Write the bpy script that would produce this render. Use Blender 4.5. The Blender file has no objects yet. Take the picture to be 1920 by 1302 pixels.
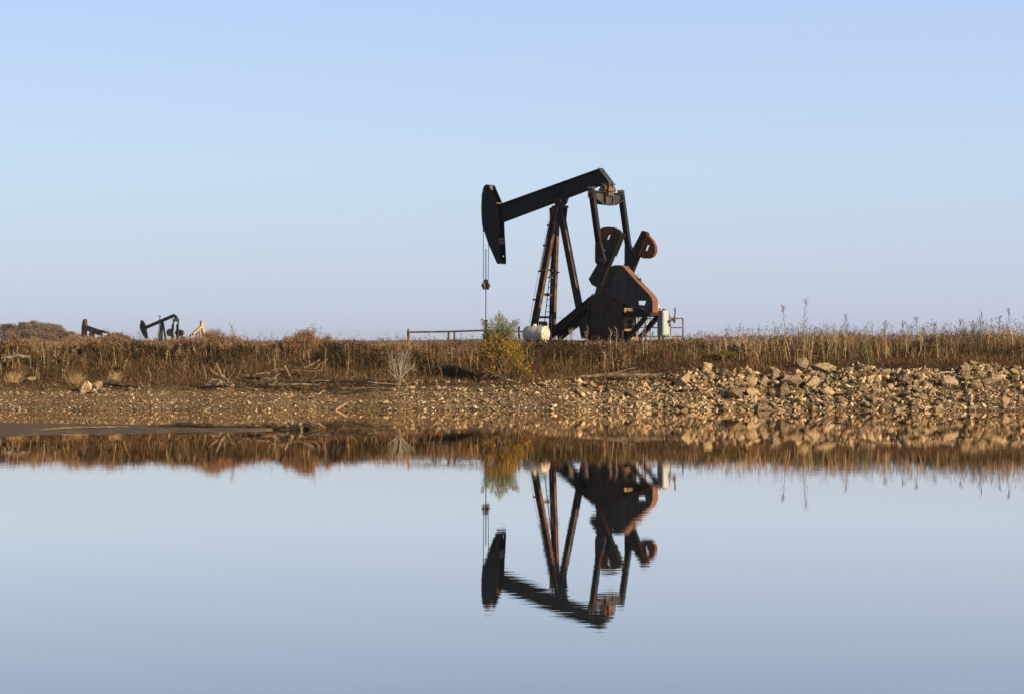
import bpy, bmesh, math, random
import numpy as np
from mathutils import Vector, Matrix

random.seed(7)
rng = np.random.default_rng(7)
R = math.radians
scene = bpy.context.scene
col = scene.collection

# ---------------------------------------------------------------- camera
F = 3733.0      # focal length in photo pixels (70 mm on 36 mm)
CX, YH = 960.0, 641.0
CAM_H = 2.65
cam_data = bpy.data.cameras.new('camera')
cam = bpy.data.objects.new('camera', cam_data)
col.objects.link(cam)
cam.location = (0, 0, CAM_H)
cam.rotation_euler = (R(90), 0, 0)
cam_data.sensor_width = 36
cam_data.lens = 36 * F / 1920
cam_data.shift_y = -(651 - YH) / 1920
cam_data.clip_start = 0.1
cam_data.clip_end = 30000
scene.camera = cam
HAZE = 0.00014
CAM = Vector((0, 0, CAM_H))


def at(px, py, Y):
    return Vector(((px - CX) / F * Y, Y, CAM_H - (py - YH) / F * Y))


# ---------------------------------------------------------------- helpers
def tag(o, label=None, cat=None, group=None, kind=None):
    if label: o['label'] = label
    if cat: o['category'] = cat
    if group: o['group'] = group
    if kind: o['kind'] = kind
    return o


def empty(name, loc, rz=0.0):
    o = bpy.data.objects.new(name, None)
    o.empty_display_size = 0.3
    col.objects.link(o)
    o.location = loc
    o.rotation_euler = (0, 0, rz)
    return o


class MB:
    def __init__(s):
        s.v = []; s.f = []

    def add(s, vs, fs):
        n = len(s.v)
        s.v += [tuple(p) for p in vs]
        s.f += [tuple(i + n for i in f) for f in fs]

    def bar(s, A, B, side, ws, wo):
        A = Vector(A); B = Vector(B)
        d = (B - A).normalized()
        sd = Vector(side); sd = (sd - d * sd.dot(d)).normalized()
        ot = d.cross(sd)
        vs = []
        for P in (A, B):
            for a, b in ((-1, -1), (1, -1), (1, 1), (-1, 1)):
                vs.append(P + sd * a * ws / 2 + ot * b * wo / 2)
        s.add(vs, [(3, 2, 1, 0), (4, 5, 6, 7), (0, 1, 5, 4), (1, 2, 6, 5), (2, 3, 7, 6), (3, 0, 4, 7)])

    def hbeam(s, A, B, side, wf, d, t=0.03):
        A = Vector(A); B = Vector(B)
        dr = (B - A).normalized()
        sd = Vector(side); sd = (sd - dr * sd.dot(dr)).normalized()
        for k in (-1, 1):
            o = sd * k * (d - t) / 2
            s.bar(A + o, B + o, sd, t, wf)
        s.bar(A, B, sd, d - 2 * t, t)

    def tube(s, pts, r, n=8, rough=0.0, seed=0):
        rr = random.Random(seed)
        pts = [Vector(p) for p in pts]
        if not hasattr(r, '__len__'): r = [r] * len(pts)
        base = len(s.v)
        prev = None
        for i, p in enumerate(pts):
            t = (pts[min(i + 1, len(pts) - 1)] - pts[max(i - 1, 0)]).normalized()
            if prev is None:
                a = Vector((0, 0, 1)) if abs(t.z) < 0.9 else Vector((1, 0, 0))
            else:
                a = prev
            x = (a - t * a.dot(t)).normalized(); prev = x
            y = t.cross(x)
            for k in range(n):
                an = 2 * math.pi * k / n
                q = r[i] * (1 + rough * rr.uniform(-1, 1))
                s.v.append(tuple(p + x * math.cos(an) * q + y * math.sin(an) * q))
        m = len(pts)
        for i in range(m - 1):
            for k in range(n):
                a = base + i * n + k; b = base + i * n + (k + 1) % n
                s.f.append((a, b, b + n, a + n))
        s.f.append(tuple(base + k for k in reversed(range(n))))
        s.f.append(tuple(base + (m - 1) * n + k for k in range(n)))

    def prism(s, pts, off):
        pts = [Vector(p) for p in pts]; off = Vector(off)
        n = len(pts)
        s.add(pts + [p + off for p in pts],
              [tuple(range(n)), tuple(range(2 * n - 1, n - 1, -1))] +
              [(i, (i + 1) % n, (i + 1) % n + n, i + n) for i in range(n)])

    def prism_hole(s, outer, inner, off):
        off = Vector(off)
        bm = bmesh.new()
        loops = []
        for ring in (outer, inner):
            vs = [bm.verts.new(Vector(p)) for p in ring]
            loops.append([bm.edges.new((vs[i], vs[(i + 1) % len(vs)])) for i in range(len(vs))])
        bmesh.ops.triangle_fill(bm, edges=loops[0] + loops[1], use_beauty=True, use_dissolve=False)
        bm.verts.index_update()
        vs = [v.co.copy() for v in bm.verts]
        fs = [tuple(v.index for v in f.verts) for f in bm.faces]
        bm.free()
        n = len(vs); no = len(outer); ni = len(inner)
        fs2 = fs + [tuple(i + n for i in reversed(f)) for f in fs]
        fs2 += [(i, (i + 1) % no, (i + 1) % no + n, i + n) for i in range(no)]
        fs2 += [(no + i, no + i + n, no + (i + 1) % ni + n, no + (i + 1) % ni) for i in range(ni)]
        s.add(vs + [v + off for v in vs], fs2)

    def box(s, c, d):
        c = Vector(c)
        s.bar(c - Vector((0, 0, d[2] / 2)), c + Vector((0, 0, d[2] / 2)), (1, 0, 0), d[0], d[1])

    def cyl(s, A, B, r, n=20):
        s.tube([A, B], r, n)

    def build(s, name, mat, parent=None, smooth=False, bevel=0):
        me = bpy.data.meshes.new(name)
        me.from_pydata(s.v, [], s.f)
        bm = bmesh.new(); bm.from_mesh(me)
        bmesh.ops.recalc_face_normals(bm, faces=bm.faces)
        bm.to_mesh(me); bm.free()
        if smooth:
            me.polygons.foreach_set('use_smooth', [True] * len(me.polygons))
            try: me.set_sharp_from_angle(angle=R(40))
            except Exception: pass
        me.materials.append(mat)
        o = bpy.data.objects.new(name, me)
        col.objects.link(o)
        if parent: o.parent = parent
        if bevel:
            b = o.modifiers.new('bevel', 'BEVEL'); b.width = bevel; b.segments = 2; b.limit_method = 'ANGLE'
        return o


# ---------------------------------------------------------------- materials
def new_mat(name):
    m = bpy.data.materials.new(name); m.use_nodes = True
    nt = m.node_tree
    return m, nt, nt.nodes['Principled BSDF']


def N(nt, typ, **kw):
    n = nt.nodes.new(typ)
    for k, v in kw.items(): setattr(n, k, v)
    return n


def noise(nt, scale, detail=5, rough=0.6, coord='Object', mapping=None):
    tc = N(nt, 'ShaderNodeTexCoord')
    t = N(nt, 'ShaderNodeTexNoise')
    t.inputs['Scale'].default_value = scale
    t.inputs['Detail'].default_value = detail
    t.inputs['Roughness'].default_value = rough
    if mapping:
        mp = N(nt, 'ShaderNodeMapping'); mp.inputs['Scale'].default_value = mapping
        nt.links.new(tc.outputs[coord], mp.inputs[0]); nt.links.new(mp.outputs[0], t.inputs['Vector'])
    else:
        nt.links.new(tc.outputs[coord], t.inputs['Vector'])
    return t


def ramp(nt, src, stops):
    r = N(nt, 'ShaderNodeValToRGB')
    e = r.color_ramp.elements
    e[0].position, e[0].color = stops[0][0], (*stops[0][1], 1)
    e[1].position, e[1].color = stops[-1][0], (*stops[-1][1], 1)
    for p, c in stops[1:-1]:
        x = e.new(p); x.color = (*c, 1)
    nt.links.new(src, r.inputs[0])
    return r


def bump(nt, src, bsdf, strength=0.4, dist=0.02):
    b = N(nt, 'ShaderNodeBump')
    b.inputs['Strength'].default_value = strength
    b.inputs['Distance'].default_value = dist
    nt.links.new(src, b.inputs['Height']); nt.links.new(b.outputs[0], bsdf.inputs['Normal'])


def noise_mat(name, scale, stops, rough=0.8, bumps=0.4, bdist=0.02, detail=6, mapping=None, metallic=0, coord='Object', spec=0.3):
    m, nt, b = new_mat(name)
    t = noise(nt, scale, detail, 0.65, coord, mapping)
    r = ramp(nt, t.outputs['Fac'], stops)
    nt.links.new(r.outputs[0], b.inputs['Base Color'])
    b.inputs['Roughness'].default_value = rough
    b.inputs['Metallic'].default_value = metallic
    b.inputs['Specular IOR Level'].default_value = spec
    if bumps:
        t2 = noise(nt, scale * 4, 4, 0.6, coord, mapping)
        bump(nt, t2.outputs['Fac'], b, bumps, bdist)
    return m


PAINT = (0.009, 0.011, 0.018); PAINT2 = (0.019, 0.021, 0.029)
RUST_D = (0.055, 0.024, 0.014); RUST = (0.16, 0.065, 0.032); RUST_L = (0.30, 0.135, 0.065)


def rusty(name, lo, hi, paint=PAINT, paint2=PAINT2, r1=RUST_D, r2=RUST, scale=2.2, rough=0.55):
    """old paint breaking up into rust: lo..hi place the change along the noise; streaks run down"""
    m, nt, b = new_mat(name)
    t = noise(nt, scale, 8, 0.68)
    st = noise(nt, 3.0, 5, 0.6, 'Object', (2.5, 2.5, 0.35))
    mx = N(nt, 'ShaderNodeMix'); mx.data_type = 'FLOAT'
    mx.inputs[0].default_value = 0.45
    nt.links.new(t.outputs['Fac'], mx.inputs[2]); nt.links.new(st.outputs['Fac'], mx.inputs[3])
    r = ramp(nt, mx.outputs[0], [(lo - 0.14, paint), (lo, paint2), ((lo + hi) / 2, r1), (hi, r2)])
    nt.links.new(r.outputs[0], b.inputs['Base Color'])
    rr = ramp(nt, mx.outputs[0], [(lo, (rough * 0.85,) * 3), (hi, (0.92,) * 3)])
    nt.links.new(rr.outputs[0], b.inputs['Roughness'])
    b.inputs['Specular IOR Level'].default_value = 0.14
    t2 = noise(nt, 14, 5, 0.65)
    bump(nt, t2.outputs['Fac'], b, 0.35, 0.012)
    return m


M = {}
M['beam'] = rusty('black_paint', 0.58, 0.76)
M['head'] = rusty('head_paint', 0.56, 0.74)
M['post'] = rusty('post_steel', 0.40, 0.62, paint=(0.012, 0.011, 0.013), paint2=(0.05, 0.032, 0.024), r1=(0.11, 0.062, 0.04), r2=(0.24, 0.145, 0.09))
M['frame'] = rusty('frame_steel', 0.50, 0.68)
M['crank'] = rusty('crank_steel', 0.50, 0.68, paint2=(0.028, 0.027, 0.03), r2=(0.20, 0.085, 0.04))
M['weight'] = rusty('rusted_iron', 0.22, 0.50, paint=(0.02, 0.014, 0.012), paint2=(0.045, 0.024, 0.017), r1=(0.075, 0.034, 0.021), r2=(0.16, 0.068, 0.036), scale=4.2, rough=0.8)
M['guard'] = rusty('guard_sheet', 0.53, 0.72, paint=(0.024, 0.026, 0.037), paint2=(0.055, 0.052, 0.056), r1=(0.095, 0.064, 0.048), r2=(0.15, 0.08, 0.05), scale=2.1)
M['rim'] = rusty('guard_rim', 0.2, 0.55, paint=(0.08, 0.035, 0.022), paint2=(0.115, 0.05, 0.032), r1=(0.145, 0.066, 0.043), r2=(0.20, 0.10, 0.068), scale=3)
M['pedestal'] = rusty('pedestal_steel', 0.48, 0.66, paint=(0.02, 0.019, 0.023), paint2=(0.04, 0.03, 0.031), r1=(0.072, 0.032, 0.026), r2=(0.11, 0.04, 0.028), scale=1.9)
M['plate'] = rusty('crank_plate', 0.50, 0.70, paint=(0.02, 0.017, 0.018), paint2=(0.045, 0.028, 0.022), r1=(0.09, 0.04, 0.024), r2=(0.22, 0.09, 0.042), scale=2.4)
M['oilblock'] = noise_mat('oily_rust_plate', 4, [(0.3, (0.09, 0.045, 0.025)), (0.5, (0.25, 0.15, 0.08)), (0.7, (0.36, 0.27, 0.16))], 0.7)
M['dark'] = noise_mat('dark_iron', 6, [(0.3, (0.006, 0.006, 0.007)), (0.7, (0.02, 0.017, 0.016))], 0.6)
M['equal'] = rusty('equalizer_plate', 0.52, 0.72, paint=(0.03, 0.033, 0.042), paint2=(0.055, 0.055, 0.06), r1=(0.12, 0.075, 0.045), r2=(0.25, 0.14, 0.07), scale=3)
M['bearing'] = noise_mat('greasy_bearing', 7, [(0.3, (0.03, 0.022, 0.018)), (0.5, (0.12, 0.07, 0.045)), (0.7, (0.26, 0.18, 0.12))], 0.6)
M['cable'] = noise_mat('wire_rope', 30, [(0.3, (0.012, 0.012, 0.016)), (0.7, (0.035, 0.032, 0.035))], 0.6, 0)
M['rod'] = noise_mat('polished_rod', 20, [(0.3, (0.08, 0.07, 0.075)), (0.7, (0.16, 0.14, 0.14))], 0.35, 0, metallic=0.6)
M['tank'] = rusty('tank_paint', 0.55, 0.74, paint=(0.60, 0.575, 0.52), paint2=(0.50, 0.47, 0.41), r1=(0.35, 0.28, 0.2), r2=(0.10, 0.07, 0.05), scale=3.5)
M['cabinet'] = rusty('cabinet_paint', 0.64, 0.78, paint=(0.40, 0.46, 0.47), paint2=(0.35, 0.40, 0.41), r1=(0.30, 0.24, 0.15), r2=(0.2, 0.1, 0.05), scale=6)
M['pipe'] = noise_mat('rusty_pipe', 4, [(0.3, (0.03, 0.02, 0.017)), (0.55, (0.085, 0.05, 0.035)), (0.75, (0.18, 0.11, 0.075))], 0.8)
M['thinpipe'] = noise_mat('weathered_rail', 6, [(0.3, (0.09, 0.075, 0.07)), (0.7, (0.2, 0.16, 0.14))], 0.7)
M['postwood'] = noise_mat('weathered_wood', 6, [(0.3, (0.10, 0.08, 0.06)), (0.7, (0.26, 0.21, 0.15))], 0.9, mapping=(8, 8, 0.6))
M['drift'] = noise_mat('driftwood', 5, [(0.3, (0.05, 0.034, 0.023)), (0.5, (0.19, 0.135, 0.09)), (0.72, (0.38, 0.29, 0.20))], 0.9, 0.6, 0.03)
M['driftdark'] = noise_mat('dark_wood', 5, [(0.3, (0.02, 0.014, 0.01)), (0.55, (0.06, 0.042, 0.03)), (0.75, (0.17, 0.12, 0.082))], 0.9, 0.6, 0.03)  # darker brown than the other driftwood
M['driftgrey'] = noise_mat('grey_wood', 4, [(0.3, (0.10, 0.083, 0.068)), (0.7, (0.27, 0.23, 0.19))], 0.9, 0.5, 0.02)
M['white_twig'] = noise_mat('bleached_twigs', 8, [(0.3, (0.28, 0.24, 0.205)), (0.7, (0.52, 0.46, 0.40))], 0.9, 0)
M['twig'] = noise_mat('brown_twigs', 8, [(0.3, (0.09, 0.06, 0.04)), (0.7, (0.24, 0.17, 0.11))], 0.9, 0)
M['bark'] = noise_mat('grey_bark', 3, [(0.3, (0.09, 0.07, 0.055)), (0.7, (0.2, 0.165, 0.13))], 0.95)
M['yellowpaint'] = noise_mat('yellow_pump_paint', 1.5, [(0.3, (0.42, 0.31, 0.17)), (0.5, (0.50, 0.39, 0.24)), (0.66, (0.26, 0.14, 0.08))], 0.6, 0.1)
M['redpaint'] = noise_mat('red_pump_paint', 1.2, [(0.3, (0.055, 0.024, 0.017)), (0.6, (0.09, 0.038, 0.026)), (0.8, (0.05, 0.025, 0.02))], 0.6, 0.1)
M['farblack'] = noise_mat('far_black_paint', 1.2, [(0.3, (0.016, 0.017, 0.021)), (0.65, (0.03, 0.028, 0.03)), (0.8, (0.07, 0.04, 0.03))], 0.6, 0.1)
M['fartan'] = noise_mat('tan_iron', 1.2, [(0.3, (0.20, 0.15, 0.10)), (0.7, (0.32, 0.25, 0.17))], 0.8, 0.1)
M['farweight'] = noise_mat('far_weight_iron', 1.2, [(0.3, (0.13, 0.11, 0.09)), (0.7, (0.27, 0.22, 0.18))], 0.8, 0.1)
M['plank'] = noise_mat('brown_plank', 5, [(0.3, (0.20, 0.12, 0.075)), (0.7, (0.38, 0.24, 0.15))], 0.85)


def wet_line(nt, src, dst, top=.045, dark=.72):
    """stone and soil just above the water are wet and dark"""
    g = N(nt, 'ShaderNodeNewGeometry'); sp = N(nt, 'ShaderNodeSeparateXYZ'); nt.links.new(g.outputs['Position'], sp.inputs[0])
    n_ = noise(nt, 1.3, 3, .5); ad_ = N(nt, 'ShaderNodeMath', operation='MULTIPLY_ADD')
    nt.links.new(n_.outputs['Fac'], ad_.inputs[0]); ad_.inputs[1].default_value = -.16; nt.links.new(sp.outputs['Z'], ad_.inputs[2])
    mr_ = N(nt, 'ShaderNodeMapRange'); mr_.inputs['From Min'].default_value = top - .10; mr_.inputs['From Max'].default_value = top
    mr_.inputs['To Min'].default_value = dark; mr_.inputs['To Max'].default_value = 1
    nt.links.new(ad_.outputs[0], mr_.inputs['Value'])
    vm = N(nt, 'ShaderNodeVectorMath', operation='SCALE'); nt.links.new(src, vm.inputs[0]); nt.links.new(mr_.outputs[0], vm.inputs['Scale'])
    nt.links.new(vm.outputs[0], dst)


def rock_mat():
    m, nt, b = new_mat('limestone')
    t = noise(nt, 3.5, 8, 0.65)
    oi = N(nt, 'ShaderNodeObjectInfo')
    at_ = N(nt, 'ShaderNodeAttribute'); at_.attribute_name = 'tint'
    r = ramp(nt, t.outputs['Fac'], [(0.28, (0.11, 0.064, 0.034)), (0.40, (0.38, 0.265, 0.155)), (0.53, (0.58, 0.43, 0.27)), (0.70, (0.68, 0.535, 0.36))])
    hs = N(nt, 'ShaderNodeHueSaturation')
    mr = N(nt, 'ShaderNodeMapRange')
    mr.inputs['To Min'].default_value = 0.42; mr.inputs['To Max'].default_value = 1.12
    nt.links.new(oi.outputs['Random'], mr.inputs['Value'])
    nt.links.new(mr.outputs[0], hs.inputs['Value'])
    nt.links.new(r.outputs[0], hs.inputs['Color'])
    wet_line(nt, hs.outputs[0], b.inputs['Base Color'])
    b.inputs['Roughness'].default_value = 0.95
    b.inputs['Specular IOR Level'].default_value = 0.15
    t2 = noise(nt, 9, 8, 0.7)
    bump(nt, t2.outputs['Fac'], b, 1.0, 0.12)
    return m


M['rock'] = rock_mat()


def tint_mat(name, translucent=0.0, rough=0.9):
    m, nt, b = new_mat(name)
    a = N(nt, 'ShaderNodeAttribute'); a.attribute_name = 'tint'
    nt.links.new(a.outputs['Color'], b.inputs['Base Color'])
    b.inputs['Roughness'].default_value = rough
    b.inputs['Specular IOR Level'].default_value = 0.12
    if translucent:
        tr = N(nt, 'ShaderNodeBsdfTranslucent')
        nt.links.new(a.outputs['Color'], tr.inputs['Color'])
        mx = N(nt, 'ShaderNodeMixShader'); mx.inputs[0].default_value = translucent
        nt.links.new(b.outputs[0], mx.inputs[1]); nt.links.new(tr.outputs[0], mx.inputs[2])
        nt.links.new(mx.outputs[0], nt.nodes['Material Output'].inputs['Surface'])
    return m


M['dry'] = tint_mat('dry_plants', 0.25)
M['leaf'] = tint_mat('leaves', 0.35, 0.7)
M['stones'] = tint_mat('small_stones', 0.0, 0.95)
_nt = M['stones'].node_tree; _b = _nt.nodes['Principled BSDF']
wet_line(_nt, _b.inputs['Base Color'].links[0].from_socket, _b.inputs['Base Color'])


# ---------------------------------------------------------------- terrain
PY = np.array([-600, 30, 64, 76.7, 80.5, 83, 86, 89, 95.0])
PL = np.array([-2.5, -1.8, -.7, 0, .80, 1.10, 2.20, 2.42, 2.45])
PC = np.array([-2.5, -1.8, -.7, 0, .98, 1.14, 2.12, 2.42, 2.45])
PR = np.array([-2.5, -1.8, -.7, 0, 1.30, 1.85, 2.22, 2.42, 2.45])


def sstep(a, b, x):
    t = np.clip((x - a) / (b - a), 0, 1); return t * t * (3 - 2 * t)


def wob(x, y, s=0.0):
    return (np.sin(x * .83 + y * .31 + s) + .7 * np.sin(x * 1.9 - y * 1.3 + 1.7 + s) + .5 * np.sin(x * 3.7 + y * 2.9 + .6 + s)
            + .35 * np.sin(x * 7.1 - y * 5.3 + 2.2 + s) + .25 * np.sin(x * 11.3 + y * 9.1 + s)) / 2.8


def zg(x, y):
    x = np.asarray(x, float); y = np.asarray(y, float)
    yy = y + (.35 * np.sin(x * .37 + 1) + .28 * np.sin(x * 1.1) + .16 * np.sin(x * 2.7 + 2) + .1 * np.sin(x * 5.3)) * (1 - sstep(88, 94, y))
    l = np.interp(yy, PY, PL); c = np.interp(yy, PY, PC); r = np.interp(yy, PY, PR)
    wl = sstep(-4, -10, x); wr = sstep(2.5, 7.5, x)
    z = c * (1 - wl) * (1 - wr) + l * wl + r * wr
    land = sstep(77.5, 80, y) * (1 - sstep(90, 96, y))
    shore = sstep(73, 76, y) * (1 - sstep(90, 96, y))
    z = z + .10 * wob(x, y) * land + .03 * wob(x * 2.3, y * 2.1, 4) * shore
    # the distant ground falls away to the left where the far trees stand
    return z


def grid_mesh(name, xs, ys, zf, mat):
    X, Yv = np.meshgrid(xs, ys)
    Z = zf(X, Yv)
    nx, ny = len(xs), len(ys)
    v = np.stack([X.ravel(), Yv.ravel(), Z.ravel()], 1)
    i = np.arange(nx * ny).reshape(ny, nx)
    f = np.stack([i[:-1, :-1].ravel(), i[:-1, 1:].ravel(), i[1:, 1:].ravel(), i[1:, :-1].ravel()], 1)
    return np_mesh(name, v, f, mat, smooth=True)


def np_mesh(name, v, f, mat, tint=None, smooth=False, parent=None):
    me = bpy.data.meshes.new(name)
    nv, nf, k = len(v), len(f), f.shape[1]
    me.vertices.add(nv); me.vertices.foreach_set('co', np.ascontiguousarray(v, dtype=np.float32).ravel())
    me.loops.add(nf * k); me.loops.foreach_set('vertex_index', np.ascontiguousarray(f, dtype=np.int32).ravel())
    me.polygons.add(nf)
    me.polygons.foreach_set('loop_start', np.arange(0, nf * k, k, dtype=np.int32))
    try: me.polygons.foreach_set('loop_total', np.full(nf, k, dtype=np.int32))
    except Exception: pass
    me.polygons.foreach_set('use_smooth', np.full(nf, smooth, dtype=bool))
    me.update(calc_edges=True)
    if tint is not None:
        a = me.color_attributes.new('tint', 'FLOAT_COLOR', 'POINT')
        c4 = np.ones((nv, 4), np.float32); c4[:, :3] = tint
        a.data.foreach_set('color', c4.ravel())
    me.materials.append(mat)
    o = bpy.data.objects.new(name, me); col.objects.link(o)
    if parent: o.parent = parent
    return o


def ground_mat():
    m, nt, b = new_mat('bank_soil')
    t = noise(nt, 0.9, 8, 0.65)
    t2 = noise(nt, 7, 6, 0.7)
    r = ramp(nt, t.outputs['Fac'], [(0.3, (0.035, 0.02, 0.011)), (0.5, (0.075, 0.045, 0.024)), (0.7, (0.14, 0.088, 0.048))])
    r2 = ramp(nt, t2.outputs['Fac'], [(0.3, (0.6, 0.6, 0.6)), (0.7, (1.25, 1.2, 1.1))])
    mx = N(nt, 'ShaderNodeMix'); mx.data_type = 'RGBA'; mx.blend_type = 'MULTIPLY'; mx.inputs[0].default_value = 1
    nt.links.new(r.outputs[0], mx.inputs[6]); nt.links.new(r2.outputs[0], mx.inputs[7])
    # shingle soil below the drift line is paler
    g = N(nt, 'ShaderNodeNewGeometry'); sp = N(nt, 'ShaderNodeSeparateXYZ'); nt.links.new(g.outputs['Position'], sp.inputs[0])
    mr = N(nt, 'ShaderNodeMapRange'); mr.inputs['From Min'].default_value = .62; mr.inputs['From Max'].default_value = 1.0
    mr.inputs['To Min'].default_value = 1; mr.inputs['To Max'].default_value = 0
    nt.links.new(sp.outputs['Z'], mr.inputs['Value'])
    vo = N(nt, 'ShaderNodeTexVoronoi'); vo.inputs['Scale'].default_value = 26
    tcv = N(nt, 'ShaderNodeTexCoord'); nt.links.new(tcv.outputs['Object'], vo.inputs['Vector'])
    spc = N(nt, 'ShaderNodeSeparateColor'); nt.links.new(vo.outputs['Color'], spc.inputs[0])
    rv = ramp(nt, spc.outputs[0], [(.1, (.06, .038, .02)), (.5, (.15, .10, .058)), (.9, (.30, .22, .135))])
    m2 = N(nt, 'ShaderNodeMix'); m2.data_type = 'RGBA'
    nt.links.new(mr.outputs[0], m2.inputs[0]); nt.links.new(mx.outputs[2], m2.inputs[6]); nt.links.new(rv.outputs[0], m2.inputs[7])
    wet_line(nt, m2.outputs[2], b.inputs['Base Color'])
    b.inputs['Roughness'].default_value = 1; b.inputs['Specular IOR Level'].default_value = 0.05
    t3 = noise(nt, 12, 6, 0.7)
    bump(nt, t3.outputs['Fac'], b, 1.0, 0.08)
    return m


def axis(lo, hi, step, far, grow=1.5):
    c = list(np.arange(lo, hi + 1e-6, step)); a = []; s = step; p = lo
    while p > -far: s *= grow; p -= s; a.append(p)
    bb = []; s = step; p = hi
    while p < far: s *= grow; p += s; bb.append(p)
    return np.array(a[::-1] + c + bb)


xs = axis(-27, 27, .28, 1700)
ys_ = axis(66, 97, .22, 1600)
ys_ = ys_[(ys_ > -300)]
ground = grid_mesh('ground', xs, ys_, zg, ground_mat())
tag(ground, kind='structure')


def water_mat():
    m, nt, b = new_mat('lake_water')
    nt.nodes.remove(b)
    out = nt.nodes['Material Output']
    gl = N(nt, 'ShaderNodeBsdfGlossy'); gl.inputs['Roughness'].default_value = 0.008
    gl.inputs['Color'].default_value = (0.985, 0.90, 0.825, 1)
    df = N(nt, 'ShaderNodeBsdfDiffuse'); df.inputs['Color'].default_value = (0.05, 0.06, 0.075, 1)
    lw = N(nt, 'ShaderNodeLayerWeight'); lw.inputs['Blend'].default_value = 0.5
    mr = N(nt, 'ShaderNodeMapRange')
    mr.inputs['From Min'].default_value = 0.815; mr.inputs['From Max'].default_value = 0.91
    mr.inputs['To Min'].default_value = 0.62; mr.inputs['To Max'].default_value = 0.985
    nt.links.new(lw.outputs['Facing'], mr.inputs['Value'])
    mx = N(nt, 'ShaderNodeMixShader')
    nt.links.new(mr.outputs[0], mx.inputs[0]); nt.links.new(df.outputs[0], mx.inputs[1]); nt.links.new(gl.outputs[0], mx.inputs[2])
    nt.links.new(mx.outputs[0], out.inputs['Surface'])
    # ripples: two sets of low waves, stronger in drifting patches of breeze
    t1 = noise(nt, 1.0, 4, 0.55, 'Object', (0.55, 2.6, 1))
    t2 = noise(nt, 1.0, 2, 0.5, 'Object', (1.6, 7.5, 1))
    tp = noise(nt, 1.0, 3, 0.5, 'Object', (0.03, 0.16, 1))
    rp = ramp(nt, tp.outputs['Fac'], [(0.38, (0.25,) * 3), (0.62, (1.0,) * 3)])
    ad = N(nt, 'ShaderNodeMath', operation='MULTIPLY_ADD')
    nt.links.new(t2.outputs['Fac'], ad.inputs[0]); ad.inputs[1].default_value = 0.22; nt.links.new(t1.outputs['Fac'], ad.inputs[2])
    mu = N(nt, 'ShaderNodeMath', operation='MULTIPLY')
    nt.links.new(ad.outputs[0], mu.inputs[0]); nt.links.new(rp.outputs[0], mu.inputs[1])
    bp = N(nt, 'ShaderNodeBump'); bp.inputs['Strength'].default_value = 1.0; bp.inputs['Distance'].default_value = 0.0009
    nt.links.new(mu.outputs[0], bp.inputs['Height'])
    nt.links.new(bp.outputs[0], gl.inputs['Normal'])
    return m


w = MB()
w.add([(-2000, -200, 0), (2000, -200, 0), (2000, 79.5, 0), (-2000, 79.5, 0)], [(0, 1, 2, 3)])
water = w.build('water', water_mat())
tag(water, kind='structure')


# mud bar rising just out of the water on the left
def mud_z(x, y):
    cy = 60.0 + .35 * (x + 15) * -.12 + .25 * np.sin(x * .9)
    half = np.clip(4.2 * np.clip((-7.0 - x) / 7.0, 0, 4) ** .85, 0, 5.0) + .25 * np.sin(x * 2.1) + .12 * np.sin(x * 5.7)
    d = 1 - ((y - cy) / np.maximum(half, .01)) ** 2
    d = np.where(half < .05, -1, d)
    return np.clip(d, -1, 1) * .05 + .008 * wob(x * 2, y * 1.1)


mudm, nt, b = new_mat('wet_mud')
t = noise(nt, 1.5, 6, 0.6, 'Object', (1, .5, 1))
r = ramp(nt, t.outputs['Fac'], [(0.35, (0.085, 0.06, 0.043)), (0.65, (0.16, 0.118, 0.085))])
nt.links.new(r.outputs[0], b.inputs['Base Color'])
rr = ramp(nt, t.outputs['Fac'], [(0.33, (0.45,) * 3), (0.5, (0.95,) * 3)]); b.inputs['Specular IOR Level'].default_value = 0.12
nt.links.new(rr.outputs[0], b.inputs['Roughness'])
t3 = noise(nt, 14, 5, 0.6); bump(nt, t3.outputs['Fac'], b, 0.6, 0.02)
mud = grid_mesh('mudflat', np.arange(-24, -6.8, .1), np.arange(53.5, 66.5, .12), mud_z, mudm)
tag(mud, kind='structure')

# ---------------------------------------------------------------- main pumpjack
TH = R(35)
GZ = 2.45


class Frame:
    """local frame of a pumpjack: u along the beam, v towards the viewer's side, w up"""
    def __init__(s, px, Y, th, gz=GZ):
        s.O = Vector(((px - CX) / F * Y, Y, gz)); s.th = th
        s.U = Vector((math.cos(th), -math.sin(th), 0)); s.V = Vector((-math.sin(th), -math.cos(th), 0))

    def ray(s, px, py):
        return Vector(((px - CX) / F, 1, -(py - YH) / F))

    def loc(s, p):
        q = p - s.O
        return Vector((q.dot(s.U), -q.dot(s.V), q.z))

    def on(s, px, py, v):
        d = s.ray(px, py); t = (v + (s.O - CAM).dot(s.V)) / d.dot(s.V)
        return s.loc(CAM + d * t)

    def onu(s, px, py, u):
        d = s.ray(px, py); t = (u + (s.O - CAM).dot(s.U)) / d.dot(s.U)
        return s.loc(CAM + d * t)

    def poly(s, pts, v):
        return [s.on(x, y, v) for x, y in pts]


fr = Frame(1045, 93, TH)


def L(u, v, w): return Vector((u, -v, w))


def dv(t): return Vector((0, t, 0))    # thickness t going away from the viewer (v decreases)


YA = Vector((0, 1, 0)); XA = Vector((1, 0, 0)); ZA = Vector((0, 0, 1))
pump = empty('pumpjack', fr.O, -TH)
tag(pump, 'big black and rust pumpjack standing on the bank, nearest of the four oil pumps', 'pumpjack')

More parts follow.
